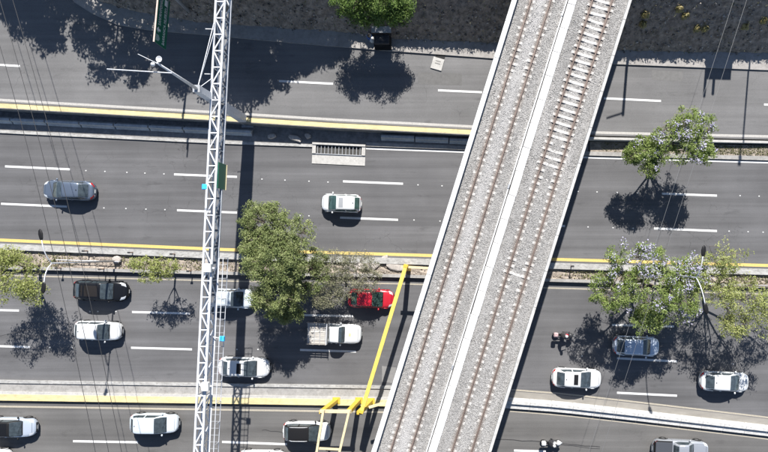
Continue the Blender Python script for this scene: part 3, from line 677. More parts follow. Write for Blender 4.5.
# ------------------------------------------------------------------ white lattice sign gantry
ZT, ZB = 9.2, 8.0
TLt, TRt = (lambda y: 216-(21/440)*y), (lambda y: 225-(22/440)*y)
ya, yb = -130, 560
def tp(side, y, z):      # plan from the photograph's top chord, any height
    p = P((TLt if side < 0 else TRt)(y), y, ZT); return Vector((p.x, p.y, z))
gbase = PL(248, 122, .06)
gan = empty('sign_gantry', gbase); tag(gan, 'white lattice truss gantry on a tall mast spanning the whole highway', 'gantry')
def gl(v): return Vector(v)-gbase
for sd in (-1, 1):
    for z in (ZT, ZB): MB().bar(gl(tp(sd, ya, z)), gl(tp(sd, yb, z)), .15, .15).build('chord', M_steelw, gan)
npan = 42; ys = np.linspace(ya, yb, npan+1)
for i in range(npan):
    a, b_ = ys[i], ys[i+1]; m_ = (a+b_)/2; f = i % 2
    MB().bar(gl(tp(-1, a, ZT)), gl(tp(1, a, ZT)), .09).build('strut', M_steelw, gan)
    MB().bar(gl(tp(1, a, ZT-.06)), gl(tp(1, a, ZB+.06)), .06).build('strut', M_steelw, gan)
    MB().bar(gl(tp(-1, a, ZT-.06)), gl(tp(-1, a, ZB+.06)), .06).build('strut', M_steelw, gan)
    for z, w in ((ZT, .09), (ZB, .08)):
        MB().bar(gl(tp(-1 if f else 1, a, z-.004)), gl(tp(1 if f else -1, b_, z-.004)), w).build('diagonal', M_steelw, gan)
    for sd in (-1, 1):
        MB().bar(gl(tp(sd, a, ZT-.05 if f else ZB+.05)), gl(tp(sd, b_, ZB+.05 if f else ZT-.05)), .075).build('diagonal', M_steelw, gan)
M_shadow_plate = mat('steel_shadow_plate', (.16, .162, .168), .6, .3, var=.15, vs_=2)  # plates added inside the truss to make its cast shadow solid
for a_, b_ in zip(np.linspace(6, 304, 16)[:-1], np.linspace(6, 304, 16)[1:]):
    MB().bar(gl((tp(-1, a_+.15, ZB+.09)+tp(1, a_+.15, ZB+.09))/2), gl((tp(-1, b_-.15, ZB+.09)+tp(1, b_-.15, ZB+.09))/2), .62, .03).build('shadow_plate', M_shadow_plate, gan)
# walkway grid hung on the right side
def off(y, dx, z): p = tp(1, y, z); return p+Vector((dx, 0, 0))
for dx in (.10, .80): MB().bar(gl(off(258, dx, ZB)), gl(off(yb, dx, ZB)), .05).build('walkway_edge', M_steelw, gan)
MB().bar(gl(off(258, .80, ZB+1.0)), gl(off(yb, .80, ZB+1.0)), .04).build('handrail', M_steelw, gan)
for i, y in enumerate(np.arange(258, yb, 7)):
    MB().bar(gl(off(y, .0, ZB)), gl(off(y, .80, ZB)), .04).build('walkway_rung', M_steel, gan)
    if i % 3 == 0: MB().bar(gl(off(y, .80, ZB)), gl(off(y, .80, ZB+1.0)), .04).build('handrail_post', M_steelw, gan)
MB().bar(gl(off(262, .45, ZB+.03)), gl(off(yb, .45, ZB+.03)), .04, .02).build('walkway_bar', M_steelw, gan)
# mast
mb = MB(); vs = []
for z, w in ((-.4, .34), (9.0, .28), (11.3, .24)):
    for sx, sy in ((-1, -1), (1, -1), (1, 1), (-1, 1)): vs.append((sx*w, sy*w, z))
mb.add(vs, [(k*4+i, k*4+(i+1) % 4, k*4+4+(i+1) % 4, k*4+4+i) for k in range(2) for i in range(4)]+[(3, 2, 1, 0), (8, 9, 10, 11)]); mb.build('column', M_steelw, gan)
MB().box((0, 0, 11.35), (.54, .54, .08)).build('cap_plate', M_steel, gan); MB().box((0, 0, .05), (1.1, 1.1, .12)).build('base_plate', M_steel, gan)
MB().tube([(0, 0, 11.3), (0, 0, 17.3)], [.13, .07], 10).build('pole', M_steelw, gan, smooth=True)
for (y, z) in ((18, ZT), (30, ZT), (78, ZT)):
    for sd in (-1, ):
        MB().tube([(0, 0, 11.2), gl(tp(sd, y, z))], .03, 6).build('stay_rod', M_steelw, gan)
MB().bar(gl(tp(-1, 29, ZT))+Vector((-.7, 0, .05)), gl(tp(-1, 29, ZT)), .05).build('bracket', M_steelw, gan)
MB().bar(gl(tp(-1, 74, ZT))+Vector((-.6, 0, .05)), gl(tp(-1, 74, ZT)), .05).build('bracket', M_steelw, gan)
MB().bar(Vector((0, 0, 11.1)), gl(tp(-1, 97, ZT)), .12).bar(Vector((.0, .1, 8.6)), gl(tp(1, 97, 8.6)), .2).build('bracket', M_steelw, gan)
# mast-head instruments
a = P(107, 69, 17.0)-gbase; b_ = P(172, 73, 17.0)-gbase
MB().tube([a, b_], .035, 6).build('cross_arm', M_steelw, gan); a2 = P(138, 54, 17.1)-gbase
MB().tube([a2, (0, 0, 17.1)], .02, 6).build('antenna', M_steelw, gan)
MB().lathe([(0, .0), (.10, .02), (.17, .06), (.20, .12), (.18, .11), (.12, .06), (0, .04)], (.12, .25, 17.2), n=18).build('dish', M_steelw, gan, smooth=True)
MB().lathe([(0, .14), (.07, .12), (.12, .07), (.14, 0), (.12, -.07), (.07, -.12), (0, -.14)], (-.25, -.1, 17.35), n=16).build('camera_dome', M_steelw, gan, smooth=True)
# things hung on the truss
sg = off(175, .14, 0); a = off(162, .14, 0); b_ = off(188, .14, 0)
sp = empty('green_sign', sg+Vector((0, 0, 7.6))); tag(sp, 'blank dark green sign panel hung on the lattice truss', 'sign')
rzs = math.atan2(b_.y-a.y, b_.x-a.x); ro = Matrix.Rotation(rzs, 3, 'Z')
MB().box((0, 0, .8), ((b_-a).length, .05, 1.6), ro).build('face', M_green, sp); MB().box((.03, 0, -.03), ((b_-a).length, .09, .06), ro).build('frame', M_paleyel, sp)
for dy in (-.6, .6): MB().bar(ro @ Vector((dy, -.18, .9)), ro @ Vector((dy, -.02, .9)), .06).build('bracket', M_steel, sp)
for (x, y, z, lab, sz_) in ((205.5, 187, 9.05, 'small bright blue box on the truss beside the green panel', .42), (222.5, 338.5, 8.3, 'small bright blue box on the truss walkway', .42)):
    p = P(x, y, z); r = empty('device_box', p); tag(r, lab, 'box'); MB().box((0, 0, .12), (sz_, sz_, .26), bev=.03).build('case', M_blue, r)
    t = tp(-1 if x < 210 else 1, y, z)-p; MB().bar((0, 0, .05), t+Vector((.0, 0, .0)), .06).build('bracket', M_steelw, r)
for (x, y, lab) in ((209, 268, 'white equipment box on the truss above the planter'), (206.5, 386, 'white equipment box on the truss above the lower divider')):
    p = P(x, y, ZT+.06); r = empty('device_box', p); tag(r, lab, 'box'); MB().box((0, 0, .2), (.55, .7, .38), bev=.04).build('case', M_par, r); MB().box((0, 0, .02), (.9, .12, .05)).build('bracket', M_steelw, r)
# far end columns of the truss
for y in (-120, 550):
    p = (tp(-1, y, 0)+tp(1, y, 0))/2-gbase; MB().box((p.x, p.y, 4.2), (.5, .5, 9.6)).build('column', M_steelw, gan)

# ------------------------------------------------------------------ green cantilever sign
pb = PL(199, 20, zN(199)+.13); cs_ = empty('road_sign', pb); tag(cs_, 'green overhead road sign with white lettering on a cantilever post', 'sign')
A = PL(194, 70, 0); B = PL(198, 27, 0); d = (B-A); L = d.length; rzs = math.atan2(d.y, d.x); ro = Matrix.Rotation(rzs, 3, 'Z')
mid = (A+B)/2-Vector((pb.x, pb.y, 0)); zs = 5.6-pb.z; Hs = 1.95
MB().tube([(0, 0, -.2), (0, 0, 7.5-pb.z)], [.2, .14], 12).build('post', M_steel, cs_, smooth=True)
for z in (6.0, 7.1): MB().bar((0, 0, z-pb.z), (mid+Vector((0, 0, z-pb.z)))+ro @ Vector((-L*.45, .08, 0)), .12).build('arm', M_steel, cs_)
MB().box(mid+Vector((0, 0, zs+Hs/2)), (L, .05, Hs), ro).build('panel', M_green, cs_)
MB().box(mid+Vector((0, 0, zs+Hs+.03)), (L+.06, .13, .07), ro).build('panel_edge', mat('pinkish_steel', (.55, .42, .36), .6, var=.15), cs_)
M_sgw = mat('sign_white', (.75, .77, .75), .5)
# face frame: +X of text along B-A (read facing west), up = z, out = ro @ (0,-1,0)
def on_face(u, w): return mid+Vector((0, 0, zs+w))+ro @ Vector((u, -.032, 0))
def text(s, u, w, h, wid):
    cu = bpy.data.curves.new('lettering', 'FONT'); cu.body = s; cu.size = h*1.35; cu.extrude = .004
    to = bpy.data.objects.new('lettering', cu); C.objects.link(to); bpy.context.view_layer.update()
    me = bpy.data.meshes.new_from_object(to.evaluated_get(bpy.context.evaluated_depsgraph_get())); bpy.data.objects.remove(to)
    xs_ = [v.co.x for v in me.vertices]; k = wid/(max(xs_)-min(xs_)); x0 = min(xs_)
    for v in me.vertices:
        c = v.co.copy(); p = on_face(u+(c.x-x0)*k, w+c.y)+ro @ Vector((0, -c.z, 0)); v.co = p
    me.materials.clear(); link('lettering', me, M_sgw, cs_)
text('SAN ANTONIO', -L/2+1.55, 1.22, .42, 2.2); text('BARRANCA MUERTO', -L/2+.2, .38, .42, 3.05)
def poly_on(name, pts, m_):
    front = [on_face(u, w) for u, w in pts]; back = [p+ro @ Vector((0, .02, 0)) for p in front]; n = len(pts)
    MB().add(front+back, [tuple(range(n)), tuple(range(2*n-1, n-1, -1))]+[(i, (i+1) % n, n+(i+1) % n, n+i) for i in range(n)]).build(name, m_, cs_)
u0 = -L/2+1.15; w0 = 1.15
poly_on('arrow', [(u0-.09, w0), (u0+.09, w0), (u0+.09, w0+.32), (u0+.27, w0+.32), (u0, w0+.62), (u0-.27, w0+.32), (u0-.09, w0+.32)], M_sgw)
u0 = -L/2+.48; poly_on('shield', [(u0-.25, w0+.62), (u0-.25, w0+.22), (u0, w0-.02), (u0+.25, w0+.22), (u0+.25, w0+.62)], mat('faded_sign_white', (.32, .42, .38), .5))
u0 = L/2-.42; poly_on('pictogram', [(u0-.25, .38), (u0+.25, .38), (u0+.25, .88), (u0-.25, .88)], M_sgw)

# ------------------------------------------------------------------ yellow beam frame beside the viaduct
ZY = 4.3
yb_ = PL(340, 400, .3); yf = empty('yellow_frame', yb_); tag(yf, 'yellow steel height gauge frame of beams beside the viaduct', 'frame')
def yl(v): return Vector(v)-yb_
for (bx, by, tx, ty) in ((337, 399.7, 321.5, 412.3), (359.5, 399.7, 348.5, 412.0), (371.5, 400.5, 359, 413)):
    MB().bar(yl(PL(bx, by, .1)), yl(P(tx, ty, ZY)), .42, .30, up=(0, 1, 0)).build('column', M_gold, yf)
    MB().box(yl(PL(bx, by, .34)), (.7, .6, .05)).build('base_plate', M_gold, yf)
MB().bar(yl(P(320, 411.2, ZY+.1)), yl(P(351.5, 411.6, ZY+.1)), .26, .2).build('beam', M_paleyel, yf)
for a, b_ in (((323.5, 410), (306, 520)), ((349.5, 410), (323, 522))): MB().bar(yl(P(*a, ZY+.32)), yl(P(*b_, ZY+.32)), .2, .2).build('beam', M_paleyel, yf)
for a, b_ in (((317, 448.3), (341, 449.6)), ((312, 482), (333, 483)), ((305, 519), (324, 520))): MB().bar(yl(P(*a, ZY+.15)), yl(P(*b_, ZY+.15)), .17, .14).build('beam', M_paleyel, yf)
for x, y in ((306, 518), (323, 520)):
    p = P(x, y, ZY); MB().bar(yl((p.x, p.y, -.2)), yl((p.x, p.y, ZY+.2)), .3).build('column', M_gold, yf)
MB().bar(yl(P(361.5, 411.5, ZY+.12)), yl(P(405.8, 266, ZY+.12)), .33, .30).build('beam', M_lemon, yf)
for q_ in ((361.5, 411.5), (405.8, 266)):
    MB().box(yl(P(*q_, ZY+.12)), (.38, .3, .34), Matrix.Rotation(VZ, 3, 'Z'), bev=.02).build('splice_plate', M_gold, yf)
MB().bar(yl(P(369, 407.4, ZY-.2)), yl(P(392, 400.5, ZY-.2)), .22, .18).build('beam', M_paleyel, yf)
MB().bar(yl(PL(408.8, 268.8, .1)), yl(P(405.5, 267.5, ZY)), .42).build('column', M_gold, yf)
MB().bar(yl(P(401, 266.6, ZY-.15)), yl(P(434, 268.4, ZY-.15)), .2, .2).build('beam', M_paleyel, yf)

# ------------------------------------------------------------------ double-arm street lamps
def lamp(base, arms, lab, zt=9.1):
    b0 = PL(*base, .1); r = empty('street_lamp', b0); tag(r, lab, 'street lamp', 'double-arm lamps in the median')
    MB().tube([(0, 0, -.1), (0, 0, zt)], [.09, .05], 10).build('pole', M_steel, r, smooth=True)
    MB().box((0, 0, .08), (.45, .45, .14), bev=.02).build('base_plate', M_conc, r)
    for (hx, hy) in arms:
        h = P(hx, hy, zt+.5)-b0; top = Vector((0, 0, zt-.1)); d = Vector((h.x, h.y, 0)); L_ = d.length; d /= L_
        pts = [top+d*(L_*t)+Vector((0, 0, .75*(1-(1-t/.86)**3))) for t in np.linspace(0, .86, 9)]
        MB().tube(pts, .042, 8).build('arm', M_steelw, r, smooth=True)
        e_ = pts[-1]; ro_ = Matrix.Rotation(math.atan2(d.y, d.x), 3, 'Z')
        hm = MB(); vs = []; sec = [(-.12, .09), (0, .15), (.35, .19), (.62, .14), (.74, .03)]
        for t, w in sec:
            for k in range(8): vs.append(e_+ro_ @ Vector((t, w*math.cos(k*math.pi/4), .3*w*math.sin(k*math.pi/4)+.02)))
        hm.add(vs, [(i*8+k, i*8+(k+1) % 8, i*8+8+(k+1) % 8, i*8+8+k) for i in range(4) for k in range(8)]+[tuple(range(7, -1, -1)), tuple(32+k for k in range(8))])
        hd = hm.build('lamp_head', M_black, r, smooth=True)
        MB().box(e_+ro_ @ Vector((.36, 0, -.045)), (.42, .2, .03), ro_).build('diffuser', M_lamp, hd)
lamp((117, 261), ((43, 234.5), (46, 287)), 'double-arm street lamp beside the sparse tree in the planter')
lamp((654.5, 273), ((702, 251), (704.5, 309)), 'double-arm street lamp behind the lilac flowering tree')

# ------------------------------------------------------------------ overhead wires with poles beyond both ends
def wire(pts_, z, col, r, lab, grp=None, sag=.2):
    ys_ = [q[1] for q in pts_]; xs_ = [q[0] for q in pts_]; yy = np.linspace(ys_[0], ys_[-1], 40); xx = np.interp(yy, ys_, xs_); xx[2:-2] = np.convolve(xx, np.ones(5)/5, 'same')[2:-2]
    W_ = [P(x_, y_, z-sag*4*t*(1-t)) for x_, y_, t in zip(xx, yy, np.linspace(0, 1, 40))]
    o = MB().tube([p-W_[0] for p in W_], r, 5).build('overhead_wire', col, None, smooth=True); o.location = W_[0]; tag(o, lab, 'wire', grp); return W_[0], W_[-1]
M_wire = mat('dark_cable', (.03, .03, .032), .6); M_wirel = mat('bare_cable', (.22, .22, .22), .5, .4)
ends = []
for dx in (0, 13.2, 26.2):
    ends.append(wire([(x_+dx, y_) for x_, y_ in ((-98, -280), (-13, 0), (11, 85), (29, 150), (63, 295), (95.6, 452), (170, 830))], 8.4, M_wire, .021, 'dark overhead wire crossing the road left of the lattice truss', 'wires left of the truss'))
ends2 = []
for dx in (0, 13):
    ends2.append(wire([(731+dx+85, -257), (731+dx-257, 810)], 9.3, M_wirel, .011, 'thin pale overhead wire crossing near the lilac trees', 'wires near the lilac trees'))
def upole(pts, lab):
    c = sum(pts, Vector())/len(pts); r = empty('utility_pole', (c.x, c.y, 0)); tag(r, lab, 'utility pole', 'poles carrying the overhead wires')
    MB().tube([(0, 0, -.7), (0, 0, c.z+.4)], [.17, .11], 10).build('pole', M_barkg, r, smooth=True); l0 = pts[0]-c; l1 = pts[-1]-c
    MB().bar(Vector((l0.x, l0.y, c.z-.12))*1.0, Vector((l1.x, l1.y, c.z-.12)), .12).build('cross_arm', M_barkg, r)
    for p in pts: MB().lathe([(0, 0), (.05, 0), (.05, .1), (0, .1)], (p.x-c.x, p.y-c.y, c.z-.08), n=10).build('insulator', M_par, r)
for e_, lb in ((ends, 'wooden utility pole carrying the dark wires'), (ends2, 'wooden utility pole carrying the pale wires')):
    upole([q[0] for q in e_], lb); upole([q[1] for q in e_], lb)
# poles and sign standing on the embankment crest, seen here by the shadows they throw
def crest(px, lab_h): return PL(px, lab_h, 5.4)
sgn = empty('crest_sign', PL(722, -2, 4.7)); tag(sgn, 'rectangular sign board on two posts along the embankment crest', 'sign')
MB().box((0, 0, 2.0), (2.45, .07, 2.0)).build('board', M_steel, sgn)
for dx, h in ((-1.15, 4.6), (-.35, 4.4)): MB().tube([(dx, .1, -.8), (dx, .1, h)], .13, 8).build('post', M_steel, sgn)
for (px, h, r_, lab) in ((630, 6.2, .13, 'tall grey pole with side arm on the embankment crest'), (752, 9.2, .08, 'slim lamp post on the embankment crest')):
    r = empty('crest_pole', PL(px, 0, 4.7)); tag(r, lab, 'pole'); MB().tube([(0, 0, -.8), (0, 0, h)], r_, 8).build('pole', M_steel, r)
    if r_ > .1: MB().bar((0, 0, h-.2), (-1.5, .2, h+.5), .1).build('arm', M_steel, r)
    else: MB().box((0, -.2, h), (.28, .8, .12), bev=.03).build('lamp_head', M_dsteel, r)
# weeds along the crest and tufts on the slope
pos = []; nr = []; ln = []
for _ in range(9000):
    i = rng.randrange(12, len(toe_pts)); t = rng.choice((1.0, 1.0, .98, rng.random(), rng.random()))
    p = toe_pts[i]+toe_nor[i]*(4.0*t)+Vector((rng.gauss(0, .2), rng.gauss(0, .15), 4.2*t+rng.uniform(0, .22)))
    pos.append(tuple(p)); a = rng.uniform(0, 6.28); nr.append((math.cos(a), math.sin(a), rng.uniform(.1, 1))); ln.append(rng.uniform(.12, .42))
o = quads_mesh('slope_weeds', pos, nr, ln, np.array(ln)*.3, nrng.random(len(pos)), M_leaf_g); o['kind'] = 'stuff'; tag(o, 'scrubby weeds growing over the embankment slope and crest', 'weeds')
for (x, y) in ((641.5, 15), (640, 24), (678, 9), (681, 15), (697, 30.5), (763, 21), (747, 28), (706, 31)):
    best = min(((P(x, y, 2).xy-(toe_pts[i]+toe_nor[i]*4*t).xy*1.0 - ((toe_pts[i]+toe_nor[i]*4*t).xy-cam.location.xy)*((toe_pts[i].z+4.2*t-2)/(CAMH-2-(toe_pts[i].z+4.2*t-2)))).length, i, t) for i in range(0, len(toe_pts), 2) for t in np.linspace(0, 1, 21))
    c = toe_pts[best[1]]+toe_nor[best[1]]*4*best[2]+Vector((0, 0, 4.2*best[2]+.03)); pos = []; nr = []; ln = []
    for _ in range(130):
        dd = Vector((max(-.3, min(.3, rng.gauss(0, .17))), max(-.3, min(.3, rng.gauss(0, .17))), abs(rng.gauss(.12, .15)))); pos.append(tuple(dd)); nr.append((dd.x, dd.y, .25)); ln.append(rng.uniform(.2, .5))
    o = quads_mesh('dry_tuft', pos, nr, ln, np.array(ln)*.25, nrng.random(len(pos)), M_straw); o.location = c; tag(o, 'straw-coloured dry grass tuft on the dark embankment slope', 'grass tuft', 'dry tufts on the embankment')

# ------------------------------------------------------------------ pavement clutter
k = empty('street_stall', P(383.5, 44, zN(383)+.13)); tag(k, 'small dark street stall with grey awning under the bright green tree', 'stall')
MB().box((0, -.1, .55), (1.5, .95, 1.1), bev=.03).build('counter', M_black, k); MB().box((0, .62, 1.9), (1.75, .55, .07), Matrix.Rotation(.15, 3, 'X')).build('awning', M_steel, k)
MB().box((0, -.1, 1.35), (1.35, .8, .5), bev=.05).build('goods', mat('dark_goods', (.03, .03, .035), .7, var=.5, vs_=6), k)
for x in (-.72, .72):
    for y in (.45, .72): MB().tube([(x, y, 0), (x, y, 1.9)], .025, 6).build('leg', M_dsteel, k)
bk = empty('plastic_drum', P(370, 38, zN(370)+.13)); tag(bk, 'small blue plastic drum beside the street stall', 'drum'); MB().lathe([(0, 0), (.22, 0), (.26, .2), (.26, .5), (.22, .65), (0, .65)], n=16).build('drum', mat('blue_drum', (.03, .10, .30), .5), bk, smooth=True); MB().lathe([(0, .65), (.2, .65), (.2, .7), (0, .7)], n=16).build('lid', M_black, bk)
bk = empty('white_sack', P(373, 40.5, zN(370)+.13)); tag(bk, 'white sack leaning by the blue drum', 'sack'); MB().lathe([(0, 0), (.25, .02), (.3, .2), (.22, .42), (.08, .5), (.12, .6), (0, .58)], n=12).build('sack', M_par, bk, smooth=True)
ds = empty('drain_cover', P(437.5, 64, zN(437)), -.28); tag(ds, 'tilted white concrete drain cover at the edge of the upper road', 'drain cover')
MB().box((0, 0, .05), (1.05, 1.1, .09), bev=.02).build('slab', M_concw, ds); MB().box((0, .02, .098), (.5, .09, .012)).box((0, .25, .098), (.5, .07, .012)).build('slot', M_concd, ds)
MB().box((.06, .82, .015), (.85, .5, .03)).build('opening', M_black, ds)  # flat black sheet, the shade of the hole put into its colour

# ------------------------------------------------------------------ vehicles
class Loft:
    def __init__(s, half, zc): s.half = half; s.zc = zc; s.n = None
    def at(s, x, v):
        h = s.half(x); a = min(abs(v), len(h)-1.0001); i = int(a); t = a-i
        y = h[i][0]*(1-t)+h[i+1][0]*t; z = h[i][1]*(1-t)+h[i+1][1]*t
        return Vector((x, y if v >= 0 else -y, z))
    def shell(s, xs, cap=True):
        mb = MB(); rings = []
        for x in xs:
            h = s.half(x); rings.append([(x, y, z) for y, z in h]+[(x, -y, z) for y, z in h[-2:0:-1]])
        m_ = len(rings[0]); vs = [p for r in rings for p in r]
        fs = [(i*m_+k, i*m_+(k+1) % m_, (i+1)*m_+(k+1) % m_, (i+1)*m_+k) for i in range(len(xs)-1) for k in range(m_)]
        if cap: fs += [tuple(range(m_-1, -1, -1)), tuple((len(xs)-1)*m_+k for k in range(m_))]
        return mb.add(vs, fs)
    def patch(s, x0, x1, v0, v1, off=.006, nx=5, nv=5, x0b=None, x1b=None):
        """piece of skin laid just proud of the shell; x0b/x1b give slanted ends at v1"""
        x0b = x0 if x0b is None else x0b; x1b = x1 if x1b is None else x1b
        G = []
        for i in range(nx+1):
            row = []
            for j in range(nv+1):
                t = j/nv; xa = x0*(1-t)+x0b*t; xb = x1*(1-t)+x1b*t; x = xa+(xb-xa)*i/nx; v = v0+(v1-v0)*t
                p = s.at(x, v); e = .01; dx = s.at(x+e, v)-s.at(x-e, v); dv = s.at(x, v+.05)-s.at(x, v-.05)
                nn = dx.cross(dv)
                nn = nn.normalized() if nn.length > 1e-9 else Vector((0, 0, 1))
                if nn.dot(p-Vector((x*.6, 0, s.zc))) < 0: nn = -nn
                row.append((p+nn*off, p-nn*.01))
            G.append(row)
        w = nv+1; vs = [q[0] for r in G for q in r]; mb = MB()
        mb.add(vs, [(i*w+j, i*w+j+1, (i+1)*w+j+1, (i+1)*w+j) for i in range(nx) for j in range(nv)])
        edge = [G[i][0] for i in range(nx+1)]+[G[nx][j] for j in range(1, nv+1)]+[G[i][nv] for i in range(nx-1, -1, -1)]+[G[0][j] for j in range(nv-1, 0, -1)]
        m_ = len(edge); mb.add([q[0] for q in edge]+[q[1] for q in edge], [(k, (k+1) % m_, m_+(k+1) % m_, m_+k) for k in range(m_)])
        return mb
def ip(x, pts):
    return float(np.interp(x, [p[0] for p in pts], [p[1] for p in pts]))
tyre_m = MB().lathe([(.19, -.10), (.30, -.10), (.325, -.06), (.325, .06), (.30, .10), (.19, .10)], axis='y', n=22).mesh('tyre', True, 40); tyre_m.materials.append(M_tyre)
rim_m = MB().lathe([(0, -.085), (.06, -.09), (.19, -.07), (.2, .07), (.19, .075), (.06, .09), (0, .085)], axis='y', n=16).mesh('rim', True, 40); rim_m.materials.append(M_rim)
CARC = {}
def carpaint(name, col, metal=.0):
    return mat(name, col, .32, metal, var=.03, vs_=1.2, coat=.6)
def car(px, py, lab, paint_, kind='sedan', L=4.5, W=1.76, H=1.46, head=1, roofp=None, sunroof=None, rails=False, group=None, rot=0., cargo=None, name='car', tint=None, cat='car'):
    slope = -.035 if py < 400 else -.012
    if px > 560 and py > 330: slope = -.045
    p = P(px, py, .55); rz = math.atan(slope)+(math.pi if head < 0 else 0)+rot
    r = empty(name, (p.x, p.y, .008), rz); tag(r, lab, cat, group); G_ = tint or M_glass
    l2 = L/2; belt = .62*H if kind != 'suv' else .60*H
    K_ = dict(sedan=(.265, .04, -.27, -.415), hatch=(.30, .085, -.36, -.47), suv=(.285, .085, -.335, -.45), estate=(.275, .08, -.30, -.44), pickup=(.20, .07, -.10, -.17), truck=(.20, .10, -.06, -.10))[kind]
    xwb, xwt, xrt, xrb = [k_*L for k_ in K_]
    hood = belt-.02; nose = .70 if kind in ('sedan', 'hatch', 'estate') else .86
    deck = {'sedan': belt+.02, 'hatch': belt, 'suv': belt, 'estate': belt+.01, 'pickup': belt+.04, 'truck': .72}[kind]
    zpts = [(-1, .50), (-.985, .70), (-.95, deck-.07), (-.85, deck-.015), (-.5, deck if kind != 'truck' else .72), (-.25, belt+.01 if kind != 'truck' else .78), (.1, belt+.01), (.5, hood), (.75, hood-.07*H/1.46), (.9, nose+.04), (.97, nose-.06), (1, .48)]
    def wid(s_):
        a = abs(s_); n_ = (8.5 if s_ > 0 else 12.0) if kind != 'truck' else 16.0
        base = W/2*(1-min(a, .9995)**n_)**(1/2.5)
        base *= (1-.06*max(0, s_-.3)/.7-.03*max(0, -s_-.4)/.6)
        return max(base, .18*W)
    def half(x):
        s_ = max(-1, min(1, x/l2)); w = wid(s_); zt = ip(s_, zpts); zb = .20+.10*max(0, abs(s_)-.75)/.25
        zm = (zt+zb)/2
        return [(0, zt+.02), (.42*w, zt+.015), (.74*w, zt+.0), (.90*w, zt-.035), (.965*w, zt-.10), (1.0*w, zm+.10), (1.0*w, zm-.03), (.975*w, zb+.10), (.93*w, zb), (0, zb-.02)]
    body = Loft(half, .55)
    ss = [-1, -.992, -.975, -.95, -.91, -.85, -.75, -.6, -.45, -.3, -.15, 0, .15, .3, .45, .6, .72, .82, .89, .94, .97, .988, 1]
    bo = body.shell([s_*l2 for s_ in ss]).build('body', paint_, r, smooth=True, angle=50)
    # cabin
    wb_ = W/2*(.93 if not roofp else .87); wr = W/2*(.76 if kind in ('sedan', 'hatch', 'estate') else .79)*(1 if not roofp else .95)
    zr = [(xrb-.04, belt-.06), (xrb, belt), (xrb*.55+xrt*.45, belt+(H-belt)*.55), (xrt-.02, H-.10), (xrt+.1, H-.055), (xrt+.4, H-.015), ((xrt+xwt)/2, H-.0), (xwt-.12, H-.03), (xwt, H-.07), ((xwt+xwb)/2, belt+(H-belt)*.50), (xwb-.03, belt+.01), (xwb+.03, belt-.06)]
    zr.sort()
    def halfc(x):
        zt = ip(x, zr); f = max(0, min(1, (zt-belt)/(H-belt))); wbb = wb_*(1-.17*max(0, (abs(x-(xwb+xrb)/2)/((xwb-xrb)/2))**5))
        w = wbb+(wr-wbb)*f; w *= 1-.14*math.exp(-max(0, x-xrt+.05)/.13); zs_ = belt-.05
        return [(0, zt+.02), (.5*w, zt+.014), (.85*w, zt-.002), (.965*w, zt-.03), (w*1.005, zt-.07 if f > .2 else max(zs_, zt-.05)), (w+(wbb-w)*.5, zs_+(zt-.07-zs_)*.5), (wbb, zs_), (0, zs_-.01)]
    cab = Loft(halfc, belt+.1)
    xs_ = sorted(set([z_[0] for z_ in zr]+list(np.linspace(xrb, xwb, 17))))
    cab.shell(xs_).build('cabin', roofp or paint_, r, smooth=True, angle=45)
    # glass
    cab.patch(xwt+.02, xwb-.035, -2.78, 2.78, .012, 14, 10).build('windscreen', G_, r, smooth=True)
    if kind == 'pickup' or kind == 'truck': cab.patch(xrb+.03, xrt-.01, -2.3, 2.3, .012, 10, 6).build('rear_window', G_, r, smooth=True)
    else: cab.patch(xrb+.03, xrt-.01, -2.70, 2.70, .012, 14, 10).build('rear_window', G_, r, smooth=True)
    mid_ = (xwt+xrt)/2 if kind not in ('pickup', 'truck') else None
    spans = [(xrt-.12, mid_-.06, xrb+.22, None), (mid_+.04, xwt+.02, None, xwb-.28)] if mid_ is not None else [(xrt+.06, xwt+.02, xrb+.12, xwb-.22)]
    for sd in (1, -1):
        for (a, b_, ab, bb) in spans:
            cab.patch(a, b_, sd*4.25, sd*5.75, .010, 10, 3, ab if ab is None else min(ab, b_-.2), bb).build('side_window', G_, r, smooth=True)
        # mirror
        mp_ = Vector((xwb-.38, sd*(W/2+.08), belt+.06)); MB().lathe([(0, -.10), (.06, -.09), (.085, 0), (.06, .09), (0, .1)], mp_, axis='y', n=10).build('wing_mirror', paint_ if roofp is None else M_black, r, smooth=True)
        # seams, handles
        dseam = ((xwb-.25), (xwt+xrt)/2-.02, xrt-.05) if kind not in ('pickup', 'truck') else ((xwb-.15), xrb)
        for q in dseam: body.patch(q-.006, q+.006, sd*4.2, sd*7.2, .004, 1, 4).build('door_seam', M_black, r)
        for q in ((xwt+xrt)/2+.12, xrt+.08): MB().box((q, sd*(W/2+.0), belt-.14), (.17, .05, .04), bev=.01).build('door_handle', paint_, r)
        # lights
        body.patch(.80*l2, .945*l2, sd*1.75, sd*3.9, .006, 4, 4, .74*l2, .90*l2).build('headlight', M_lamp, r, smooth=True)
        body.patch(-.985*l2, -.90*l2, sd*2.4, sd*4.7, .007, 3, 4, -.975*l2, -.86*l2).build('tail_light', M_tail, r, smooth=True)
    if kind != 'truck' or True:
        for sd in (1, -1): body.patch(xwb+.04, .86*l2, sd*2.25, sd*2.31, .004, 6, 1).build('bonnet_seam', M_black, r)
        body.patch(.875*l2, .884*l2, -2.3, 2.3, .004, 1, 6).build('bonnet_seam', M_black, r)
    if kind == 'sedan':
        body.patch(xrb-.05, xrb-.04, -2.4, 2.4, .004, 1, 6).build('boot_seam', M_black, r)
    cab.patch(xwb-.05, xwb+.0, -2.9, 2.9, .016, 3, 8).build('cowl', M_black, r, smooth=True)
    for sd in (1, -1):    # wiper arms at the foot of the windscreen
        a = cab.at(xwb-.05, .3*sd+.8); b_ = cab.at((xwb*.7+xwt*.3), .3*sd-1.0); MB().tube([a+Vector((0, 0, .02)), b_+Vector((0, 0, .02))], .012, 4).build('wiper', M_black, r)
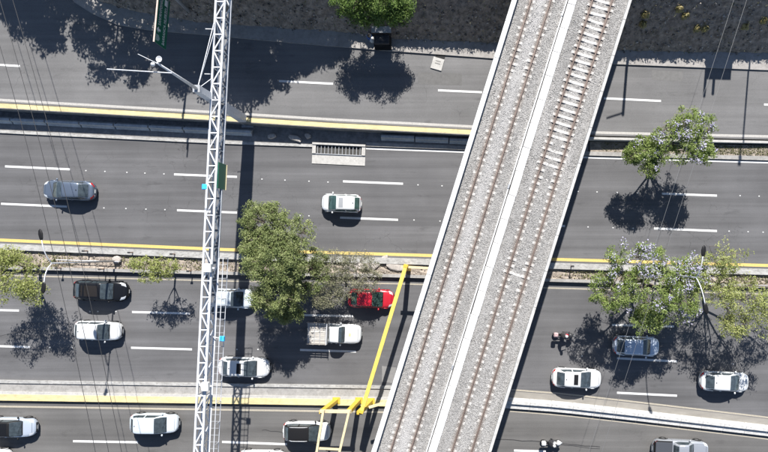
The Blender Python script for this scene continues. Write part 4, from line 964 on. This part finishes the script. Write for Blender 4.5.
    MB().box((l2*.992, 0, .47), (.07, W*.5, .17), bev=.02).build('grille', M_black, r); MB().box((l2+.012, 0, .40), (.03, .34, .14)).build('number_plate', M_plate, r)
    MB().box((-l2-.004, 0, .55), (.03, .34, .14)).build('number_plate', M_plate, r)
    MB().box((0, 0, .21), (L*.86, W*.86, .10)).build('underbody', M_black, r)
    for xw in (-.30*L, .305*L):
        for sd in (1, -1):
            w_ = share('wheel', tyre_m, r, (xw, sd*(W/2-.085), .325)); share('rim', rim_m, w_)
            arch = MB(); pts = [(xw+.40*math.cos(t), sd*(W/2-.012), .325+.40*math.sin(t)) for t in np.linspace(.05, math.pi-.05, 11)]
            arch.tube(pts, .035, 6).build('wheel_arch', M_black if (roofp or kind in ('suv', 'pickup')) else paint_, r, smooth=True)
    if sunroof:
        c_ = {'black': M_black, 'brown': mat('brown_roof_glass', (.020, .018, .018), .3, spec=.2)}.get(sunroof) or mat('grey_sunroof', (.28, .29, .30), .2)
        a, b_ = (xwt-.62, xwt-.22) if sunroof not in ('pano', 'brown') else (xrt+.2, xwt-.2)
        if sunroof == 'pano': c_ = mat('black_glass_roof', (.010, .011, .013), .2, spec=.2)
        cab.patch(a, b_, -1.55 if sunroof != 'pano' else -2.1, 1.55 if sunroof != 'pano' else 2.1, .008, 3, 6).build('sunroof', c_, r, smooth=True)
    if rails:
        for sd in (1, -1):
            pts = [cab.at(x, sd*2.55)+Vector((0, 0, .06 if 0 < i < 6 else .0)) for i, x in enumerate(np.linspace(xrt+.1, xwt-.12, 7))]
            MB().tube(pts, .022, 6).build('roof_rail', M_steelw if roofp else M_steel, r, smooth=True)
    elif kind != 'truck':
        MB().lathe([(0, 0), (.045, 0), (.03, .06), (0, .09)], cab.at(xrt+.15, 0.0001), n=8).build('aerial', M_black, r)
    if kind == 'pickup':
        x0, x1 = -l2+.10, xrb-.06; mb = MB(); mb.box(((x0+x1)/2, 0, deck+.02), (x1-x0, W*.84, .05), bev=.015); mb.build('bed_cover', cargo or mat('bed_cover_vinyl', (.05, .055, .065), .6), r)
        for sd in (1, -1): MB().box(((x0+x1)/2, sd*W*.455, deck+.015), (x1-x0, .10, .06), bev=.015).build('bed_rail', M_black, r)
        MB().box((-l2+.05, 0, deck-.1), (.07, W*.84, .3), bev=.02).build('tailgate', M_black, r)
    if kind == 'truck':
        x0, x1 = -l2+.03, xrb-.14; bw = W*1.06; zd = 1.0
        MB().box(((x0+x1)/2, 0, zd-.13), (x1-x0, .8, .2)).build('bed_frame', M_dsteel, r)
        nb_ = 11; 
        for i in range(nb_):
            y_ = -bw/2+bw*(i+.5)/nb_; pm = mat('grey_plank_%d' % (i % 4), [(.46, .43, .39), (.38, .36, .33), (.52, .49, .45), (.42, .40, .37)][i % 4], .9, var=.25, vs_=4, stretch=(.3, 2, 1), dirt=.4)
            MB().box(((x0+x1)/2+rng.uniform(-.01, .01), y_, zd+rng.uniform(-.006, .006)), (x1-x0, bw/nb_-.018, .05)).build('plank', pm, r)
        for i in range(4): MB().box((x0+.15+(x1-x0-.3)*i/3, 0, zd+.035), (.05, bw, .03)).build('cleat', M_steel, r)
        for sd in (1, -1):
            for k_ in range(2): MB().box(((x0+x1)/2, sd*(bw/2+.03), zd+.1+.2*k_), (x1-x0+.1, .03, .12)).build('side_board', M_barkg, r)
            for i in range(4): MB().box((x0+.06+(x1-x0-.12)*i/3, sd*(bw/2+.06), zd+.14), (.06, .03, .5)).build('stake', M_barkg, r)
        MB().box((x1+.05, 0, zd+.25), (.05, bw, .7)).build('headboard', M_steelw, r)
        q = [body.at(x, v)+Vector((0, 0, .012)) for x, v in ((.55*l2, .3), (.62*l2, .3), (.62*l2, -.5), (.55*l2, -.5))]
        MB().add(q, [(0, 1, 2, 3)]).build('bonnet_mark', M_ykerb, r)
    return r
cW = carpaint('white_car_paint', (.55, .56, .56)); cW2 = carpaint('cool_white_car_paint', (.50, .55, .59)); cB = mat('black_car_paint', (.008, .009, .012), .3, spec=.2, coat=.05)
cN = carpaint('dark_blue_grey_paint', (.12, .15, .20), .4); cS = carpaint('silver_blue_paint', (.50, .56, .64), .35); cR = carpaint('red_car_paint', (.40, .012, .025)); cG = carpaint('grey_pickup_paint', (.36, .38, .41), .4)
M_glass2 = mat('greenish_car_glass', (.035, .07, .062), .10, var=.4, vs_=2.5, spec=.7, coat=.3)
car(69.5, 190.5, 'dark blue-grey sedan driving on the lane dashes of the upper carriageway', cN, 'sedan', 4.85, 1.78, 1.46, -1)
car(341.5, 203.3, 'small white hatchback with grey sunroof square on the upper carriageway', cW, 'hatch', 3.75, 1.66, 1.5, -1, sunroof='grey', tint=M_glass2)
car(101.5, 290.5, 'long black car driving beside the planter wall', cB, 'estate', 5.05, 1.88, 1.58, 1, sunroof='brown')
car(99, 330.5, 'white estate car just below the long black car', cW, 'suv', 4.35, 1.78, 1.62, 1)
car(232, 298.3, 'silver-white car passing under the lattice truss walkway', cW2, 'sedan', 4.3, 1.75, 1.47, 1)
car(244.5, 367, 'white sedan with black sunroof next to the truss shadow', cW, 'sedan', 4.8, 1.82, 1.45, 1, sunroof='black')
car(371, 298.5, 'red sedan under the bare branches', cR, 'sedan', 4.35, 1.74, 1.45, 1, tint=M_glass2)
car(335, 333.2, 'white stake-bed truck with grey plank bed below the red sedan', cW, 'truck', 5.0, 1.80, 1.70, 1, name='flatbed_truck', cat='truck')
car(12, 427, 'silver-blue car with black glass roof entering at the lower road', cS, 'estate', 4.6, 1.80, 1.5, 1, roofp=M_black, sunroof='pano')
car(-11, 458, 'white car ahead of which only the front corner shows', cW, 'hatch', 4.2, 1.75, 1.5, 1)
car(155, 423, 'pale blue-white SUV on the lower side road', cW2, 'suv', 4.5, 1.82, 1.66, 1)
car(307, 431, 'white SUV with black roof and pale roof rails under the yellow beams', cW, 'suv', 4.45, 1.82, 1.62, 1, roofp=M_black, rails=True)
car(262, 459.5, 'white car next to the white SUV with the black roof, only its side showing', cW, 'sedan', 4.4, 1.76, 1.46, 1)
car(576.5, 378, 'white sedan with black sunroof and black rear window by the white barrier', cW, 'sedan', 4.65, 1.80, 1.45, 1, sunroof='black')
car(636, 345.8, 'pale silver-blue estate car in the shade of the lilac tree', cS, 'estate', 4.35, 1.80, 1.5, 1)
car(724, 381.3, 'plain white sedan at the edge of the tree shadow', cW, 'sedan', 4.6, 1.80, 1.46, 1)
car(680, 449.5, 'grey pickup with dark covered bed on the lower road', cG, 'pickup', 5.2, 1.88, 1.75, 1, name='pickup_truck', cat='pickup')

# ------------------------------------------------------------------ motorcycles with riders
def motorcycle(px, py, lab, plab, fair, shirt, helm, rz=0., boxm=None, tankm=None):
    p = P(px, py, .4); r = empty('motorcycle', (p.x, p.y, .006), rz); tag(r, lab, 'motorcycle', None)
    ty = MB().lathe([(.22, -.05), (.28, -.055), (.31, 0), (.28, .055), (.22, .05)], axis='y', n=22)
    for x in (-.66, .66):
        w_ = empty_mesh = MB().lathe([(.22, -.05), (.28, -.055), (.31, 0), (.28, .055), (.22, .05)], (x, 0, .31), axis='y', n=22).build('wheel', M_tyre, r, smooth=True)
        MB().lathe([(0, -.03), (.2, -.02), (.225, 0), (.2, .02), (0, .03)], (x, 0, .31), axis='y', n=14).build('rim', M_rim, w_)
    MB().box((.02, 0, .42), (.42, .26, .34), bev=.05).build('engine', M_dsteel, r)
    MB().tube([(-.66, .07, .31), (-.2, .08, .40), (.35, .0, .85), (.66, .0, .31)], .035, 6).build('frame', M_dsteel, r)
    for sd in (-1, 1): MB().tube([(.66, sd*.07, .31), (.42, sd*.07, .95)], .03, 6).build('fork', M_steel, r)
    MB().lathe([(0, -.26), (.12, -.22), (.17, 0), (.13, .2), (0, .26)], (.18, 0, .84), axis='x', n=14).build('tank', tankm or fair, r, smooth=True)
    MB().box((-.32, 0, .79), (.66, .26, .10), bev=.035).build('seat', M_black, r)
    MB().box((-.74, 0, .78), (.36, .20, .10), bev=.035).build('tail', fair, r); MB().box((-.93, 0, .78), (.03, .14, .06)).build('tail_light', M_tail, r)
    bx = MB().box((-.78, 0, 1.0), (.42, .42, .34), bev=.08).build('top_box', boxm or fair, r, smooth=False)
    MB().tube([(.40, -.36, 1.05), (.44, -.2, 1.02), (.47, 0, .99), (.44, .2, 1.02), (.40, .36, 1.05)], .016, 6).build('handlebar', M_dsteel, r)
    fm = MB(); vs = []
    for x, w, z0, z1 in ((.42, .24, .62, 1.05), (.6, .26, .58, 1.08), (.78, .18, .6, .98), (.9, .06, .68, .86)):
        for k in range(8): t = k*math.pi/4; vs.append((x, w*math.cos(t), (z0+z1)/2+(z1-z0)/2*math.sin(t)))
    fm.add(vs, [(i*8+k, i*8+(k+1) % 8, i*8+8+(k+1) % 8, i*8+8+k) for i in range(3) for k in range(8)]+[tuple(range(7, -1, -1)), tuple(24+k for k in range(8))]).build('fairing', fair, r, smooth=True)
    MB().lathe([(0, .9), (.07, .91), (.06, .94), (0, .95)], (0, 0, .78), axis='x', n=12).build('headlight', M_lamp, r)
    for sd in (-1, 1): MB().tube([(.43, sd*.3, 1.04), (.40, sd*.36, 1.2)], .01, 5).lathe([(0, -.01), (.06, -.01), (.06, .01), (0, .01)], (.40, sd*.37, 1.22), axis='x', n=10).build('mirror', M_black, r)
    MB().tube([(.0, -.17, .3), (-.4, -.19, .32), (-.8, -.19, .42)], .045, 8).build('exhaust', M_steel, r)
    # rider: one continuous body grown over a posed skeleton
    bm = bmesh.new(); sk = bm.verts.layers.skin.verify()
    def V(co, rad, root=False):
        v = bm.verts.new(co); v[sk].radius = (rad, rad*.92) if not isinstance(rad, tuple) else rad; v[sk].use_root = root; return v
    def E(*a):
        for i in range(len(a)-1): bm.edges.new((a[i], a[i+1]))
    pel = V((-.28, 0, .93), (.15, .17), True); bel = V((-.22, 0, 1.10), (.13, .16)); che = V((-.10, 0, 1.30), (.14, .18)); nk0 = V((-.03, 0, 1.45), .08); nk = V((.01, 0, 1.52), .06); hd = V((.05, 0, 1.62), .09); hd2 = V((.06, 0, 1.70), .085)
    E(pel, bel, che, nk0, nk, hd, hd2)
    for sd in (-1, 1):
        sh = V((-.05, sd*.20, 1.39), .075); el = V((.10, sd*.34, 1.16), .052); wr = V((.35, sd*.33, 1.07), .034); pm_ = V((.40, sd*.33, 1.075), .03)
        E(che, sh, el, wr, pm_)
        for fi in range(4):
            yy = sd*(.30+.02*fi); ln_ = (.03, .036, .034, .026)[fi]
            a = V((.435, yy, 1.085), .0095); b_ = V((.455, yy, 1.07-ln_*.3), .009); c_ = V((.44, yy, 1.045-ln_*.2), .008); E(pm_, a, b_, c_)
        ta = V((.40, sd*.285, 1.06), .01); tb = V((.425, sd*.275, 1.035), .009); E(pm_, ta, tb)
        hp = V((-.24, sd*.12, .90), .11); kn = V((.16, sd*.24, .80), .075); an = V((-.04, sd*.23, .42), .048); heel = V((-.06, sd*.23, .35), .045); toe = V((.14, sd*.24, .33), .035)
        E(pel, hp, kn, an, heel, toe)
    me = bpy.data.meshes.new('person'); bm.to_mesh(me); bm.free(); me.materials.append(shirt)
    ro_ = bpy.data.objects.new('person', me); C.objects.link(ro_); ro_.location = r.location; ro_.rotation_euler = (0, 0, rz)
    sm_ = ro_.modifiers.new('skin', 'SKIN'); sm_.use_smooth_shade = True; sb = ro_.modifiers.new('sub', 'SUBSURF'); sb.levels = 1; sb.render_levels = 2
    tag(ro_, plab, 'person')
    h_ = MB().lathe([(0, -.15), (.10, -.14), (.135, -.06), (.145, .02), (.125, .09), (.07, .135), (0, .15)], (.07, 0, 1.69), n=18).build('helmet', helm, ro_, smooth=True)
    MB().box((.185, 0, 1.69), (.06, .2, .09), bev=.025).build('visor', M_black, h_)
    return r
M_jk = mat('dark_jacket', (.02, .02, .024), .8, var=.3, vs_=8); M_jw = mat('black_trousers_jacket', (.035, .033, .035), .8, var=.3, vs_=8); M_red = mat('red_plastic', (.45, .02, .04), .35)
motorcycle(551, 441.5, 'white motorcycle with white fairing and top box on the lower road', 'rider in dark clothes and white helmet on the white motorcycle', M_par, M_jk, M_par, -.02)
motorcycle(563, 334.5, 'dark red motorcycle by the edge of the lilac tree shadow', 'rider in black with pale helmet on the dark red motorcycle', M_dsteel, M_jw, mat('grey_white_helmet', (.5, .5, .5), .3), -.06, boxm=mat('pinkish_box', (.42, .30, .30), .5, var=.4, vs_=9), tankm=M_red)

# ------------------------------------------------------------------ trees in the median
tree('jacaranda_tree', 'lilac flowering tree spreading over the silver-blue car', PL(634, 278, .1), [blob(640, 262, 40, 6.0, 1.1, 20), blob(612, 290, 26, 5.4, 1.1, 26), blob(655, 290, 34, 6.0, 1.3, 28), blob(680, 298, 26, 5.2, 1.0, 26), blob(648, 318, 22, 5.0, .9, 16), blob(690, 275, 18, 5.2, .9, 18)], 470, 58, .16, M_leaf_j, M_bark, .19, .46, blossom=.17, seed=3)
tree('jacaranda_tree', 'smaller lilac flowering tree standing on the upper divider', PL(651, 151, .1), [blob(692, 128, 24, 5.2, 1.0, 22), blob(674, 142, 28, 5.0, 1.1, 22), blob(645, 152, 22, 4.4, .9, 16), blob(700, 150, 16, 4.8, .8, 12), blob(650, 168, 9, 4.2, .6, 8, .4)], 370, 54, .16, M_leaf_j, M_bark, .15, .42, blossom=.15, seed=5)
tree('jacaranda_tree', 'thin sparse yellow-green tree next to the double-arm lamp and lilac tree', PL(702, 284, .1), [blob(724, 258, 24, 6.0, 1.0, 18), blob(718, 285, 28, 5.6, 1.1, 22), blob(745, 300, 28, 5.2, 1.0, 22), blob(770, 315, 26, 5.0, 1.0, 30), blob(735, 325, 18, 4.6, .8, 14), blob(795, 290, 24, 5.2, 1, 24)], 350, 33, .16, M_leaf_s, M_bark, .15, .5, seed=8)
tree('jacaranda_tree', 'thin sparse yellow-green tree beside the lamp with the pipe rail', PL(40, 265, .1), [blob(20, 272, 26, 5.2, 1.0, 22), blob(-8, 285, 26, 5.2, 1.1, 22), blob(30, 292, 18, 4.8, .9, 14), blob(5, 258, 16, 5.2, .8, 10)], 240, 34, .16, M_leaf_s, M_bark, .15, .5, seed=9)
tree('jacaranda_tree', 'low thin yellow-green tree between the lamp and the lattice truss', PL(176, 267, .1), [blob(146, 264, 18, 4.2, .7, 9), blob(165, 266, 20, 4.0, .7, 9), blob(155, 275, 16, 3.8, .6, 8)], 95, 28, .16, M_leaf_s, M_bark, .10, .42, seed=10)
tree('broadleaf_tree', 'large dense dark green tree beside the lattice truss', PL(300, 268, .1), [blob(262, 222, 24, 5.6, 1.2, 22), blob(285, 235, 30, 6.0, 1.3, 24), blob(270, 262, 30, 6.4, 1.4, 26), blob(283, 262, 27, 6.2, 1.4, 28), blob(274, 296, 28, 5.4, 1.3, 20), blob(308, 272, 24, 3.4, .8, 26, .9), blob(255, 245, 16, 5.6, 1, 20, .7), blob(288, 312, 20, 3.8, .8, 9, .7)], 780, 72, .15, M_leaf_d, M_bark, .22, .48, seed=12)
tree('bare_tree', 'half bare grey tree with thin twigs over the red sedan', PL(346, 266, .1), [blob(330, 268, 22, 3.1, .7, 22), blob(344, 284, 20, 2.9, .6, 16), blob(360, 262, 22, 3.1, .7, 14, .6), blob(326, 298, 18, 2.8, .6, 12), blob(370, 280, 12, 3.0, .5, 12, .5)], 420, 24, .12, M_leaf_g, M_barkg, .11, .4, seed=14, twig=.011)
tree('broadleaf_tree', 'bright green tree hanging over the upper pavement and stall', PL(384, 28, 1.9), [blob(356, 0, 26, 6.0, 1.2, 20), blob(388, -6, 26, 6.3, 1.3, 24), blob(370, -24, 38, 7.0, 1.4, 26), blob(368, 14, 24, 5.2, .9, 13), blob(394, 10, 18, 5.4, .9, 13)], 470, 64, .15, M_leaf_n, M_bark, .2, .48, seed=16)
# trees on the embankment crest beyond the frame: they throw the shade over the upper road
def plan_blob(sx, sy, r, z, rz, ry=None, w=1.0): return (PL(sx-SD*(z-1.3)*K*S, sy-(z-1.3)*K*S, z), r/S, (ry or r)/S, rz, w*r*(ry or r)/400)
GN = 'trees along the embankment crest'
def shade(sp, lab, bx, by, seed, n=300, nl=44, bz=5.0, lm=None, hol=.05):
    tree('broadleaf_tree', lab, PL(bx, by, bz), [plan_blob(*b) for b in sp], n, nl, .26, lm or M_leaf_d, M_bark, .22, .55, seed=seed, fork=.2, group=GN, hollow=hol)
shade([(26, 0, 26, 8.5, 1.4), (44, 26, 26, 8, 1.3, 20), (60, 40, 19, 8, 1.2, 17), (78, 2, 30, 8.5, 1.3, 28), (40, -15, 34, 9, 1.4), (20, 15, 16, 8, 1)], 'dense tree on the corner of the embankment above the junction', 92, -75, 21, 760, 50, bz=1.7)
shade([(118, 70, 22, 8.3, 1.0, 17), (145, 48, 26, 8.5, 1.0), (104, 34, 26, 9, 1.0, 18), (145, 80, 16, 7.8, .8, 12), (95, 54, 13, 8, .8, 10)], 'thin-crowned tree on the crest west of the green road sign', 132, -28, 22, 330, 34, bz=5.3, hol=.3)
shade([(188, 72, 26, 8.5, 1.3, 22), (222, 84, 28, 8.5, 1.4, 22), (255, 86, 30, 8.2, 1.2, 22), (284, 74, 19, 8, 1.0, 17), (245, 56, 46, 9, 1.5, 26), (200, 52, 32, 9, 1.3, 24), (168, 56, 18, 8, 1.0)], 'broad dense tree on the crest north of the lattice mast', 235, -30, 23, 1050, 54, bz=5.3)
shade([(302, 62, 20, 8.3, 1.0, 14), (322, 56, 18, 8.4, 1.1, 12), (300, 48, 24, 8.6, 1.1, 14), (338, 56, 15, 8.4, 1.0, 11)], 'small rounded tree on the crest near the bright green tree', 310, -30, 24, 310, 50, bz=5.3)
